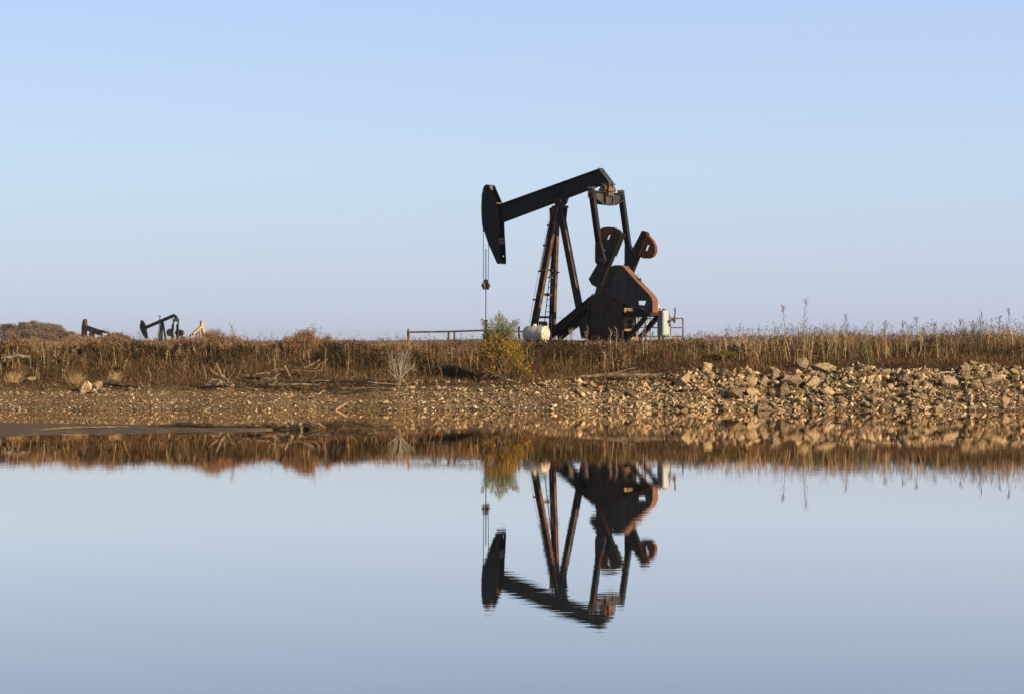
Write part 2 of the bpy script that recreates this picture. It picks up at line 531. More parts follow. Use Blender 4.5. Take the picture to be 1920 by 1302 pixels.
# walking beam: I section with a cut-back tail
bv = 0.20
tl, tr_, br, bl = (930, 385), (1121.5, 316.2), (1139, 340), (930, 418.5)
m = MB()
TL, TR, BR, BL = [fr.on(*p, bv) for p in (tl, tr_, br, bl)]
for p in (TL, TR, BR, BL): p.y = 0
d = (TR - TL).normalized(); up = Vector((-d.z, 0, d.x))
ft = 0.045
m.bar(TL - up * ft / 2, TR - up * ft / 2, YA, 2 * bv, ft)
m.bar(BL + up * ft / 2, BR + up * ft / 2, YA, 2 * bv, ft)
web = [TL - up * ft, TR - up * ft, BR + up * ft, BL + up * ft]
m.prism([p - dv(.02) for p in web], dv(.04))
for fx in (0.555,):      # stiffeners
    A = TL.lerp(TR, fx) - up * ft; B = A - up * (abs((TL - BL).dot(up)) - 2 * ft)
    m.bar(A, B, d, .03, 2 * bv - .03)
m.bar(TL.lerp(TR, .5) - up * .43 + d * .0, TL.lerp(TR, .6) - up * .43, YA, .06, .7)
beam = m.build('walking_beam', M['beam'], pump)
m = MB()
e = (BR - TR).normalized(); en = Vector((-e.z, 0, e.x))
if en.x < 0: en = -en
m.bar(TR - e * .02 + en * .024, BR + e * .24 + en * .024, YA, 2 * bv + .02, .03)
m.build('tail_plate', M['equal'], beam)

# horse head
hv = 0.26
head_px = [(908.3, 350.5), (913, 346.8), (915.7, 346.3), (931, 381.8), (933.2, 399), (934.6, 440), (936, 461), (937.4, 489), (936.7, 495), (932.3, 495.5),
           (927.7, 485.5), (914.6, 455.8), (907.9, 435), (905.2, 418.5), (904.0, 400), (903.9, 385), (904.8, 364.6)]
H = fr.poly(head_px, hv)
hh = MB(); hh.prism(H, dv(.03))
head = hh.build('horse_head', M['head'], pump)
hc = fr.on(944.2, 481, -hv)
m = MB(); m.prism_hole([p + dv(2 * hv - .03) for p in H], [Vector((hc.x + math.cos(a) * .04, H[0].y + 2 * hv - .03, hc.z + math.sin(a) * .04)) for a in np.linspace(0, 2 * math.pi, 8, endpoint=False)], dv(.03)); m.build('side_plate', M['head'], head)
m = MB()
front = [H[9], H[10], H[11], H[12], H[13], H[14], H[15], H[16], H[0], H[1]]
for a, b_ in zip(front[:-1], front[1:]):
    dd = (b_ - a).normalized(); nn = Vector((-dd.z, 0, dd.x))
    if nn.x > 0: nn = -nn
    w_ = 2 * hv + .06 if a.z > H[12].z - .01 else 2 * hv - .07
    m.bar(a + dv(hv) + nn * (.012 if w_ > 2 * hv else -.03), b_ + dv(hv) + nn * (.012 if w_ > 2 * hv else -.03), YA, w_, .035)
m.build('curved_face', M['head'], head)
m = MB()
for a, b_, w_ in ((3, 3, .16),):
    m.box(H[3] + dv(hv) + Vector((-.1, 0, .03)), (.16, 2 * hv - .07, .07))
m.build('spacer', M['bearing'], head)
m = MB(); m.box(fr.on(935.4, 452, hv) + dv(hv) + Vector((-.06, 0, 0)), (.05, 2 * hv - .07, .3)); m.build('spacer', M['bearing'], head)
m = MB(); m.box(H[2] + dv(hv) + Vector((-.1, 0, -.12)), (.05, 2 * hv - .07, .2))
m.build('spacer', M['bearing'], head)
m = MB(); m.box(H[9] + dv(hv) + Vector((.05, 0, .05)), (.1, 2 * hv - .07, .08))
m.build('spacer', M['bearing'], head)

# bridle cables, carrier bar and polished rod
cb = fr.on(911, 536, 0)
m = MB()
for s_, pxl in ((1, 905.6), (-1, 915.6)):
    topz = fr.on(905, 425, .2).z if s_ > 0 else fr.on(910, 455, -.2).z
    p0 = fr.on(pxl, 440, .2 * s_)
    cbm = MB(); cbm.tube([(p0.x, p0.y, fr.on(905, 350 if s_ < 0 else 385, 0).z - .2), (p0.x + .01, p0.y, topz - .3), (cb.x, p0.y * .92, cb.z + .02)], .016, 6)
    cbm.build('bridle_cable', M['cable'], pump)
m.bar(cb + Vector((0, -.27, -.02)), cb + Vector((0, .27, -.02)), ZA, .12, .14)
m.bar(cb + Vector((0, -.2, -.13)), cb + Vector((0, .2, -.13)), ZA, .12, .1)
for s_ in (-1, 1):
    m.tube([cb + Vector((0, s_ * .2, -.06)), cb + Vector((0, s_ * .2, .14))], [.075, .055], 10)
carrier = m.build('carrier_bar', M['bearing'], pump, True)
m = MB(); m.cyl(cb + Vector((0, 0, .02)), cb + Vector((0, 0, .26)), .1, 12); m.cyl(cb + Vector((0, 0, .26)), cb + Vector((0, 0, .3)), .06, 10)
m.build('rod_clamp', M['bearing'], carrier, True)
m = MB(); rt = fr.on(911.6, 467, 0)
m.tube([(cb.x, cb.y, rt.z), (cb.x, cb.y, .3)], .022, 8)
m.build('polished_rod', M['rod'], pump)

# samson post: two front legs and one back leg
leg_top_w = fr.on(1045, 388, 0).z
def post_leg(A, B):
    dr_ = (B - A).normalized(); sd = XA - dr_ * dr_.x; sd.normalize()
    m = MB()
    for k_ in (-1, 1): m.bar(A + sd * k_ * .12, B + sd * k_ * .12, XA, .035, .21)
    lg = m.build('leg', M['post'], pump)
    m = MB(); m.bar(A, B, XA, .205, .14); m.build('web', M['beam'], lg)  # darker than the flanges: shade of the recess put into its colour


post_leg(fr.on(1043.5, 388, .16), fr.on(998, 630, .72))
post_leg(fr.on(1043.5, 388, -.16), fr.on(1035, 634, -.72))
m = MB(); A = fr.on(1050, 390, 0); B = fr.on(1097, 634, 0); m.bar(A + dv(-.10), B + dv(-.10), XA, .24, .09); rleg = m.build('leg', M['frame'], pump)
m = MB(); o_ = Vector((.13, -.10, .028)); m.bar(A + o_, B + o_, XA, .02, .085); m.build('lit_edge_flange', M['post'], rleg)  # paler steel than the leg plate: the sunlit edge painted as a strip
m = MB(); m.bar(A + dv(.06), B + dv(.06), XA, .22, .22); m.build('shaded_channel', M['beam'], rleg)  # near-black member, recess shade of the leg painted as its colour


def leg_pt(side, f):
    a = fr.on(1043.5, 388, .16 * side)
    b_ = fr.on(998, 630, .72) if side > 0 else fr.on(1035, 634, -.72)
    return a.lerp(b_, f)


for f, th_ in ((.12, .1), (.49, .08), (.545, .05), (.68, .13), (.855, .10)):
    m = MB(); a = leg_pt(1, f); b_ = leg_pt(-1, f); b_.z = a.z
    ex = (a - b_).normalized() * .12
    m.bar(a + ex + Vector((.02 if th_ < .07 else -.0, 0, 0)), b_ - ex, ZA, th_, .08)
    m.build('cross_brace', M['post'], pump)
# foot plates and pads
for p in (leg_pt(1, 1), leg_pt(-1, 1)):
    m = MB(); m.box(p + Vector((0, 0, .26)), (.5, .4, .34)); m.build('foot_plate', M['rim'], pump)
m = MB(); m.box(leg_pt(1, .93) + Vector((.3, .3, .08)), (.28, .3, .34)); m.build('foot_box', M['rim'], pump)
# ladder up the front
lad = MB()
la0, la1 = fr.on(1018.5, 628, -.02), fr.on(1031, 628, -.5)
lb0, lb1 = fr.on(1037.5, 455, .02), fr.on(1041, 455, -.22)
lad.tube([la0, lb0], .022, 6); lad.tube([la1, lb1], .022, 6)
ladder = lad.build('ladder', M['frame'], pump)
for k in range(15):
    f = .05 + k * .066
    m = MB(); m.tube([la0.lerp(lb0, f), la1.lerp(lb1, f)], .016, 6); m.build('rung', M['frame'], ladder)
# thin conduit with standoff brackets along the outer leg
m = MB()
off = lambda f: leg_pt(1, f) + Vector((-.22 - .03 * math.sin(f * 3), 0, 0))
m.tube([off(f) for f in (0.0, .15, .3, .5)], .022, 6); m.tube([off(f) + Vector((-.07, 0, 0)) for f in (0.03, .3, .6, .9)], .008, 5)
for f in (.14, .3, .5, .72):
    m.box(off(f) + Vector((.05, 0, 0)), (.3, .05, .08))
m.build('conduit', M['frame'], pump)
for f, sd in ((.03, 1), (.5, 1)):
    m = MB(); p = leg_pt(-1, f) + Vector((.2, 0, 0)); m.box(p, (.16, .05, .07)); m.build('standoff', M['frame'], pump)

# centre bearing on top of the post
cbr = MB()
c0 = fr.on(1050, 387, 0)
cbr.box(c0 + Vector((0, 0, -.02)), (.62, .5, .1))
cbr.box(c0 + Vector((.0, 0, .12)), (.36, .36, .18))
cbr.tube([c0 + Vector((.08, -.30, .22)), c0 + Vector((.08, .30, .22))], .14, 14)
cbr.box(c0 + Vector((.1, 0, .36)), (.5, .42, .1))
for a in (-1, 1):
    for b_ in (-1, 1):
        cbr.cyl(c0 + Vector((.1 + a * .2, b_ * .16, .2)), c0 + Vector((.1 + a * .2, b_ * .16, .48)), .03, 8)
cbr.build('centre_bearing', M['frame'], pump)
cp = MB(); c0 = fr.on(1047, 387, 0)
cp.prism([c0 + Vector((-.36, -.24, -.06)), c0 + Vector((.36, -.24, -.06)), c0 + Vector((.3, -.2, -.75)), c0 + Vector((-.33, -.2, -.75))], dv(.02))
cp.prism([c0 + Vector((-.36, .24, -.06)), c0 + Vector((.36, .24, -.06)), c0 + Vector((.3, .2, -.75)), c0 + Vector((-.33, .2, -.75))], dv(-.02))
cp.build('post_cap', M['frame'], pump)

# equalizer bar, its bearing and the two pitman arms
pv = 1.265
ue = fr.on(1109, 356, pv).x
eq = MB()
zt = fr.onu(1140, 361.5, ue).z; zb = fr.onu(1140, 384, ue).z; zm = fr.onu(1140, 374, ue).z
prof = [(-1.2, zt), (1.2, zt), (1.2, zm), (.55, zb), (-.55, zb), (-1.2, zm)]
eq.prism([(ue + .05, y, z) for y, z in prof], (-.06, 0, 0))
for a, b_ in zip(prof, prof[1:] + prof[:1]):
    eq.bar((ue + .02, a[0], a[1]), (ue + .02, b_[0], b_[1]), XA, .34, .03)
for y in (-.3, .3):
    eq.box((ue + .12, y, (zt + zb) / 2), (.14, .04, zt - zb - .04))
eq.box((ue + .12, 0, (zt + zb) / 2), (.05, .5, zt - zb - .05))
equal = eq.build('equalizer', M['equal'], pump)
m = MB()
tb = fr.on(1143, 341, 0)
m.box((ue + .05, 0, (zt + tb.z) / 2 - .1), (.42, .42, tb.z - zt + .1))
m.box((ue + .05, 0, zt + .1), (.55, .62, .14))
m.tube([(ue + .05, -.4, zt + .2), (ue + .05, .4, zt + .2)], .15, 14)
m.box((ue + .30, -.24, zt + .3), (.04, .05, .36)); m.box((ue + .26, .2, zt + .16), (.06, .2, .2))
m.build('bearing_block', M['bearing'], equal)

pin = fr.on(1127, 488, pv)
for s_ in (1, -1):
    m = MB()
    y = -pv * s_
    top = Vector((ue, y, fr.on(1109, 350, pv).z)); bot = Vector((pin.x, y, pin.z))
    m.hbeam(top + Vector((0, 0, -.12)), bot.lerp(top, .12), XA, .22, .24, .03)
    arm = m.build('pitman_arm', M['frame'], pump)
    m = MB()
    dd = (top - bot).normalized()
    ring = []
    for k in range(9):
        an = math.pi + math.atan2(dd.z, dd.x) - math.pi / 2 + math.pi * k / 8
        ring.append(bot + Vector((math.cos(an), 0, math.sin(an))) * .25)
    ring += [bot + dd * .75 + Vector((dd.z * -.13, 0, dd.x * .13)) * -1, bot + dd * .75 + Vector((dd.z * -.13, 0, dd.x * .13))]
    m.prism([p + dv(-.13) for p in ring], dv(.26))
    m.cyl(bot + dv(-.2), bot + dv(.2), .13, 14); m.cyl(bot + dv(-.24), bot + dv(.24), .06, 10)
    m.build('wrist_bearing', M['bearing' if False else 'frame'], arm)
    m = MB()
    for k in (-.1, .1):
        m.bar(top + Vector((k, 0, -.5)), top + Vector((k * .9, 0, .0)), XA, .03, .26)
    m.cyl(top + dv(-.2) + Vector((0, 0, -.25)), top + dv(.2) + Vector((0, 0, -.25)), .06, 10)
    m.build('clevis', M['equal'], arm)

# cranks with counterweights
def weight(m, outer, slot, th_):
    cen = sum(outer, Vector()) / len(outer)
    inner = [cen + (p - cen) * .84 for p in outer]
    m.prism_hole(outer, inner, dv(th_))
    y = outer[0].y + .006
    k_ = 0
    m.prism_hole([Vector((p.x, y, p.z)) for p in [cen + (p - cen) * .86 for p in outer]], slot, dv(.035))


near = [(1150.5, 429), (1157, 430.5), (1164.4, 437.8), (1124, 538), (1117.5, 539.2), (1109, 534), (1103.4, 524), (1117.5, 499.7), (1129.7, 478), (1134.4, 470)]
CN = fr.poly(near, 1.17)
m = MB(); m.prism(CN, dv(.22))
a, b_ = CN[2], CN[3]; dd = (b_ - a).normalized(); nn = Vector((-dd.z, 0, dd.x)); nn = nn if nn.x > 0 else -nn
m.bar(a.lerp(b_, .02) + nn * .02 + dv(.02), a.lerp(b_, .985) + nn * .02 + dv(.02), YA, .05, .06)
m.bar(a.lerp(b_, .02) + nn * .02 + dv(.2), a.lerp(b_, .985) + nn * .02 + dv(.2), YA, .05, .06)
m.bar(a.lerp(b_, .0) + nn * .02 + dv(.26), a.lerp(b_, .42) + nn * .02 + dv(.26), YA, .1, .1)
lf0, lf1 = CN[6], CN[9]
nearcrank = m.build('crank', M['crank'], pump)
wn = [(1154, 427), (1147, 425.3), (1140, 424.8), (1131, 426), (1125, 430), (1122.6, 437), (1123, 445), (1124.5, 453), (1127, 460), (1132.5, 468.5), (1140, 462), (1150, 440)]
sl = [(1137.6, 450.5), (1141.2, 449.5), (1145, 440.5), (1141.4, 441.6)]
m = MB(); weight(m, fr.poly(wn, 1.10), fr.poly(sl, 1.09), .16)
m.build('counterweight', M['weight'], nearcrank)
m = MB(); pp = CN[0].lerp(CN[2], .5)
m.prism([p + dv(-.012) for p in fr.poly([(1152, 430.5), (1157, 431), (1163.4, 438), (1147.5, 477), (1135.5, 472)], 1.17)], dv(.01))
m.build('face_plate', M['plate'], nearcrank)
m = MB()
for q in ((1127, 487), (1133.5, 487.5)):
    p = fr.on(*q, 1.17); m.tube([p + dv(-.03), p + dv(.05)], .1, 14)
m.build('pin_boss', M['crank'], nearcrank)

farp = [(1203.7, 433.6), (1209, 436), (1212, 441), (1185, 512), (1176, 525), (1160, 540), (1152, 530), (1168.6, 498.7)]
CF = fr.poly(farp, -.95)
m = MB(); m.prism(CF, dv(.22))
farcrank = m.build('crank', M['crank'], pump)
m = MB()
m.prism(fr.poly([(1203.2, 433.2), (1210, 435.6), (1212.6, 441), (1196.5, 481.5), (1183.8, 472.8)], -.91), dv(.3))
m.build('face_plate', M['plate'], farcrank)
wf = [(1211, 441), (1216.5, 444), (1223, 451.5), (1228, 462), (1228.6, 472), (1225, 480), (1216, 485.2), (1205, 485), (1196, 480)]
sl2 = [(1210, 470.8), (1213.6, 470.8), (1217.6, 460), (1214, 460)]
m = MB(); weight(m, fr.poly(wf, -.97), fr.poly(sl2, -.98), .2)
m.build('counterweight', M['weight'], farcrank)
m = MB(); p = fr.on(1177.5, 501, -.95); m.tube([p + dv(-.04), p + dv(.05)], .07, 10); m.build('pin_boss', M['bearing'], farcrank)

# gearbox on its pedestal
gb = MB()
gprof = [(1113.5, 556), (1115.5, 549), (1118, 540), (1119, 524), (1126, 512), (1140, 506), (1160, 508), (1172, 522), (1178, 545), (1181, 556)]
gb.prism(fr.poly([(x - 0, y) for x, y in gprof], .42), dv(.9))
gp = fr.on(1118, 527, 1.17)
gb.cyl(L(gp.x, 1.15, gp.z), L(gp.x, -1.15, gp.z), .16, 16)
fl = fr.on(1110, 556.5, .55); fl2 = fr.on(1172, 556.5, .55)
gb.box(((fl.x + fl2.x) / 2, 0, fl.z), (fl2.x - fl.x + .06, 1.3, .1))
for k in range(5):
    gb.cyl((fl.x + .05 + k * .06, -.62, fl.z), (fl.x + .05 + k * .06, -.62, fl.z + .12), .025, 6)
gearbox = gb.build('gearbox', M['guard'], pump)
pe = MB()
p0 = fr.on(1105, 600, .61); p1 = fr.on(1167, 600, .61); ptop = fr.on(1130, 557.2, .61).z
x0, x1 = p0.x, p1.x
pe.box(((x0 + x1) / 2, -.585, ptop / 2), (x1 - x0, .04, ptop))
pe.box(((x0 + x1) / 2, .585, ptop / 2), (x1 - x0, .04, ptop))
pe.box((x0 + .02, 0, ptop / 2), (.036, 1.12, ptop - .01))
pe.box(((x0 + x1) / 2, 0, ptop - .03), (x1 - x0 - .01, 1.12, .05))
for xx in (x0 - .02, x1 + .02):
    pe.bar((xx, -.64, 0), (xx, -.64, ptop - .02), XA, .06, .1)
for xx in np.linspace(x0 + .12, x1 - .12, 7):
    pe.cyl((xx, -.6, ptop - .14), (xx, -.63, ptop - .14), .03, 6)
pe.box(((x0 + x1) / 2 - .1, -.607, ptop * .42), (.05, .02, ptop * .8))
pe.box(((x0 + x1) / 2, -.607, ptop - .06), (x1 - x0 - .06, .02, .05))
ped = pe.build('pedestal', M['pedestal'], pump)
m = MB()
zlo, zhi = .05, fr.onu(1180, 578, x1).z
hole = [fr.onu(1180.8 + 5.6 * math.cos(a), 607.5 + 8.6 * math.sin(a), x1) for a in np.linspace(0, 2 * math.pi, 20, endpoint=False)]
zl = fr.onu(1180, 621, x1).z
m.prism_hole([Vector((x1 - .03, y, z)) for y, z in ((-.57, zl), (.57, zl), (.57, zhi), (-.57, zhi))], [Vector((x1 - .03, p.y, p.z)) for p in hole], (.03, 0, 0))
m.build('end_plate', M['oilblock'], ped)
m = MB()
m.tube([(x1 - .4, hole[0].y * 0 + sum(p.y for p in hole) / 20, sum(p.z for p in hole) / 20), (x1 - .05, sum(p.y for p in hole) / 20, sum(p.z for p in hole) / 20)], .3, 16)
m.build('dark_hole_plug', M['dark'], ped)  # dark plug behind the round hole, stands in for the shade inside
m = MB()
m.box((x1 + .1, .05, .34), (.3, .9, .16)); m.box((x1 + .12, .0, .16), (.2, .5, .22)); m.box((x1 + .2, -.3, .46), (.14, .25, .3))
m.build('foot_block', M['oilblock'], ped)
m = MB(); m.box((x1 + .06, .35, zhi - .1), (.16, .2, .34)); m.build('stop_block', M['oilblock'], ped)

for s_ in (1, -1):
    m = MB(); a = fr.on(1024, 634, .5); b_ = fr.on(1112, 562, .5)
    m.hbeam((a.x, -.5 * s_, a.z), (b_.x, -.5 * s_, b_.z), ZA, .22, .34, .04); m.build('brace', M['beam'], pump)
m = MB()
for s_ in (1, -1):
    m.bar((-1.2, .55 * s_, .1), (5.9, .55 * s_, .1), ZA, .3, .2)
for u in (-1.1, .6, 2.1, 4.4, 5.8):
    m.box((u, 0, .1), (.2, .86, .26))
m.build('skid', M['frame'], pump)

# belt guard
gpx = [(1153.8, 498), (1161, 498), (1167.8, 500), (1194, 529), (1217, 553), (1221, 558.5), (1223.7, 566), (1223.7, 586), (1214, 586), (1213.6, 578.4), (1191.8, 578), (1177.8, 574), (1167.8, 568),
       (1152, 556.5), (1140, 548.5), (1135, 539), (1132.8, 528), (1133.5, 519), (1136.5, 511.5), (1142.8, 503.2), (1148, 499.5)]
hl = [(1197.2, 564.6), (1197.4, 572), (1208.5, 573), (1211.6, 564.8)]
m = MB(); m.prism_hole(fr.poly(gpx, .9), fr.poly(hl, .9), dv(.03))
guard = m.build('belt_guard', M['guard'], pump)
m = MB(); G = fr.poly(gpx, .9)
for a, b_ in list(zip(G, G[1:] + G[:1])):
    dd = (b_ - a).normalized(); nn = Vector((dd.z, 0, -dd.x))
    m.bar(a + dv(.225) , b_ + dv(.225), YA, .47, .02)
m.build('rim', M['rim'], guard)
m = MB(); m.prism_hole([p + dv(.42) for p in G], fr.poly([(1193, 563.5), (1193, 574), (1212, 574), (1212, 563.5)], .48), dv(.03)); m.build('back_sheet', M['guard'], guard)
m = MB(); p = fr.on(1156.2, 529, .9); m.cyl(p + dv(-.012), p + dv(.02), .065, 12); m.build('shaft_hole_disc', M['dark'], guard)  # solid dark disc on the sheet, painting the shaded inside of a hole
m = MB(); p = fr.on(1197, 524, .6); m.box(p + Vector((0, 0, -.04)), (.22, .1, .16)); m.tube([p, p + Vector((-.04, 0, .22))], .015, 5); m.tube([p, p + Vector((.14, 0, .05)), p + Vector((.16, 0, -.12))], .02, 5)
m.build('bracket', M['rim'], guard)

# motor slung on the rear platform
mp = MB()
a = fr.on(1168, 590.5, .5); b_ = fr.on(1215, 590.5, .5)
for s_ in (1, -1):
    mp.hbeam((a.x, -.5 * s_, a.z), (b_.x, -.5 * s_, a.z), ZA, .14, .2, .03)
for f in (.3, .6, .98):
    mp.box((a.x + (b_.x - a.x) * f, 0, a.z + .02), (.14, .84, .14))
plat = mp.build('motor_platform', M['crank'], pump)
mo = MB()
mc = fr.on(1196, 585, .3)
mo.tube([(mc.x, -.3, mc.z + .1), (mc.x, .5, mc.z + .1)], .2, 16); mo.tube([(mc.x, .5, mc.z + .1), (mc.x, .58, mc.z + .1)], .14, 14)
mo.box((mc.x, .1, mc.z - .04), (.55, .6, .12))
mo.build('motor', M['dark'], pump)
m = MB(); c_ = fr.on(1212, 583, .4); m.cyl(c_ + Vector((-.25, 0, 0)), c_ + Vector((.25, .0, .02)), .06, 10); m.box(c_ + Vector((-.15, 0, -.1)), (.3, .2, .08)); m.build('belt_adjuster', M['dark'], plat)
m = MB(); m.box((b_.x - .0, -.42, a.z + .18), (.3, .3, .2)); m.build('end_bracket', M['rim'], plat)
for s_ in (1, -1):
    m = MB(); p = fr.on(1176, 636, .5); q = fr.on(1212, 594, .5)
    m.hbeam((p.x, -.5 * s_, p.z), (q.x, -.5 * s_, q.z), ZA, .16, .2, .03); m.build('strut', M['plate'], pump)

# ---------------------------------------------------------------- things around the pump
# wellhead under the polished rod
wp = fr.O + fr.U * cb.x
wh = empty('wellhead', (wp.x, wp.y, float(zg(wp.x, wp.y))))
tag(wh, 'dark wellhead with packing gland under the hanging rod, behind the green shrub', 'wellhead')
zt_ = at(911, 600, wp.y).z - wh.location.z
m = MB(); m.cyl((0, 0, 0), (0, 0, .5), .14, 14); m.cyl((0, 0, .5), (0, 0, .56), .2, 14); m.cyl((0, 0, .56), (0, 0, zt_ - .1), .06, 12); m.build('casing', M['pipe'], wh, True)
m = MB(); m.cyl((0, 0, zt_ - .1), (0, 0, zt_), .085, 12); m.cyl((0, 0, zt_ - .16), (0, 0, zt_ - .1), .06, 12); m.build('packing_gland', M['dark'], wh, True)
m = MB(); m.tube([(0, 0, .4), (.5, 0, .4), (.55, 0, .35), (.55, 0, 0)], .04, 8); m.build('flow_pipe', M['pipe'], wh, True)

# white tank
tk_c = at(1023, 626.5, 91.4)
tk = empty('storage_tank', (tk_c.x, tk_c.y, float(zg(tk_c.x, tk_c.y))), -TH)
tag(tk, 'small white horizontal tank at the foot of the pump ladder', 'tank')
tz = tk_c.z - tk.location.z
rt_ = .37
pts = [(-1.14, 0, tz), (-1.13, 0, tz), (-1.08, 0, tz), (-1.0, 0, tz), (-.5, 0, tz), (0.0, 0, tz)]
rr_ = [.02, rt_ * .55, rt_ * .86, rt_, rt_, rt_]
m = MB(); m.tube(pts, rr_, 36); m.build('tank_shell', M['tank'], tk, True)
m = MB(); m.cyl((-.62, 0, tz + rt_ - .02), (-.62, 0, tz + rt_ + .09), .1, 14); m.build('filler_cap', M['tank'], tk, True)
m = MB(); m.cyl((-.3, 0, tz + rt_ - .02), (-.3, 0, tz + rt_ + .05), .03, 8); m.build('vent', M['tank'], tk, True)
for x in (-.85, -.2):
    m = MB(); m.box((x, 0, (tz - rt_ + .1) / 2), (.1, .6, tz - rt_ + .1)); m.build('saddle', M['pipe'], tk)
for x in (-.8, -.22):
    m = MB(); m.tube([(x, math.cos(a) * (rt_ + .006), tz + math.sin(a) * (rt_ + .006)) for a in np.linspace(-.3, math.pi + .3, 16)], .012, 5); m.build('strap', M['thinpipe'], tk)

# pipe fence left of the well
fy = 92.5


def post_obj(name, px, ytop, Y, r, mat, parent, kind='square'):
    p = at(px, ytop, Y); g = float(zg(p.x, Y)) - .1
    m = MB(); m.tube([p, (p.x, p.y, g)], r, 10)
    return m.build(name, mat, parent)


fence = empty('pipe_fence', (at(765, 640, fy).x, fy, GZ))
fence.location = (0, 0, 0)
tag(fence, 'rusty low pipe fence with one long rail left of the wellhead', 'fence')
m = MB()
m.tube([at(764, 623, fy), at(842, 622, fy - .1), at(906, 619.8, fy - .2), at(975, 622, fy + .1), at(994, 622, fy + .1)], .04, 10)
m.build('rail', M['pipe'], fence)
post_obj('post', 765.5, 620, fy, .06, M['pipe'], fence)
post_obj('post', 841, 622, fy - .1, .045, M['pipe'], fence)
post_obj('post', 852, 622, fy - .1, .045, M['pipe'], fence)
post_obj('post', 973, 612, fy + .1, .05, M['pipe'], fence)
m = MB(); m.tube([at(765, 643, fy), at(810, 643.5, fy), at(860, 642, fy)], .012, 5); m.build('wire', M['thinpipe'], fence); m = MB(); m.tube([at(847, 660, fy - 5.5), at(858, 660.2, fy - 5.5)], .02, 5)
m.build('wire', M['thinpipe'], fence)
m = MB(); m.tube([at(765, 620, fy), at(765, 616.5, fy), at(767, 618.5, fy)], .025, 6); m.build('hook', M['pipe'], fence)

# guard rail behind and right of the pump
gy = 96.0
gr = empty('guard_rail', (0, 0, 0))
tag(gr, 'thin weathered guard rail panel behind the grey control cabinet', 'guard rail')
for px in (1196.5, 1219, 1257, 1280.5):
    post_obj('post', px, 594 if px < 1270 else 597, gy, .035 if px > 1270 else .028, M['thinpipe'], gr)
for y0, xa, xb in ((597.5, 1196, 1281), (614.5, 1196, 1281), (631, 1196, 1281)):
    m = MB(); m.tube([at(xa, y0, gy - .01), at((xa + xb) / 2, y0 + .4, gy), at(xb, y0, gy - .01)], .026, 6); m.build('rail', M['thinpipe'], gr)
m = MB(); m.tube([at(1212, 597, gy), at(1215, 605, gy), at(1219, 610, gy)], .012, 5); m.build('wire', M['thinpipe'], gr); m = MB(); m.tube([at(1203, 610, gy), at(1222, 613, gy), at(1236, 614, gy)], .02, 5)
m.build('wire', M['thinpipe'], gr)
m = MB(); m.tube([at(1224, 622, gy), at(1224, 632, gy)], .03, 5); m.build('stub_post', M['thinpipe'], gr)
# wire fence crossing in front of the pump
wf_ = empty('wire_fence', (0, 0, 0))
tag(wf_, 'thin two strand wire fence stretched across the front of the pump', 'fence')
wy = 90.9
for yy, nm in ((595.5, 0), (614, 1)):
    m = MB(); m.tube([at(1034, yy + .8, 92.1), at(1120, yy + 1.2, 90.9), at(1210, yy, 89.7)], .009, 5); m.build('wire', M['pipe'], wf_)
for px, yt, wy in ((1034, 590, 92.1), (1099.5, 588, 91.15), (1210, 589, 89.7)):
    post_obj('post', px, yt, wy, .03, M['pipe'], wf_)
wy = 91.15
m = MB(); m.tube([at(1103, 588, wy), at(1097, 640, wy)], .022, 6); m.build('post', M['pipe'], wf_)

# control cabinet on a post
cy_ = 91.6
cpos = at(1244, 605, cy_)
cab = empty('control_cabinet', (cpos.x, cpos.y, float(zg(cpos.x, cpos.y))), -TH)
tag(cab, 'pale grey electric control cabinet on a wooden post right of the pump', 'cabinet')
zc0, zc1 = at(1244, 629, cy_).z - cab.location.z, at(1244, 583, cy_).z - cab.location.z
m = MB(); m.box((0, 0, (zc0 + zc1) / 2), (.30, .62, zc1 - zc0)); m.build('cabinet_body', M['cabinet'], cab, bevel=.012)
m = MB(); m.box((.165, 0, (zc0 + zc1) / 2), (.024, .56, zc1 - zc0 - .08)); door = m.build('door', M['cabinet'], cab, bevel=.006)
for zl_ in (zc1 - .25, zc0 + .45):
    m = MB(); m.box((.19, .22, zl_), (.03, .05, .07)); m.build('latch', M['dark'], door)
m = MB(); m.box((0, .1, zc1 + .04), (.16, .22, .08)); m.cyl((-.08, -.2, zc1), (-.08, -.2, zc1 + .12), .05, 10); m.cyl((.02, .34, zc1 - .1), (.02, .42, zc1 - .1), .06, 10); m.build('fitting', M['fartan'], cab)
m = MB(); m.box((-.08, -.2, zc0 / 2 + .2), (.14, .14, zc0 + .4)); m.box((-.1, .18, zc0 / 2 + .1), (.1, .1, zc0 + .2)); m.build('mounting_post', M['postwood'], cab)
m = MB(); m.box((-.28, -.05, zc1 + .10), (.14, .2, .36)); m.tube([(-.2, .0, zc1 - .2), (-.2, .0, zc1 + .1)], .03, 8); m.build('meter_box', M['cabinet'], cab, bevel=.01)
pin_ = lambda px, py: (lambda q: Vector((q.dot(fr.U), -q.dot(fr.V), q.z)))(at(px, py, cy_ - .1) - cab.location)
m = MB(); m.tube([pin_(1255, 602), pin_(1260, 600), pin_(1265, 598.5)], .05, 8); m.tube([pin_(1261, 599), pin_(1264, 596), pin_(1267.5, 598)], .05, 8)
m.tube([pin_(1264, 597), pin_(1264.5, 606)], [.08, .05], 8); m.tube([pin_(1264, 597), pin_(1266, 587), pin_(1266.8, 575.5)], [.035, .03, .012], 6); m.tube([pin_(1265.8, 586), pin_(1264.2, 579)], [.04, .02], 6)
m.build('switch_arm', M['bearing'], cab)
m = MB(); m.tube([pin_(1254, 628), pin_(1262, 640.5)], .03, 8); m.build('pvc_conduit', M['tank'], cab, True)


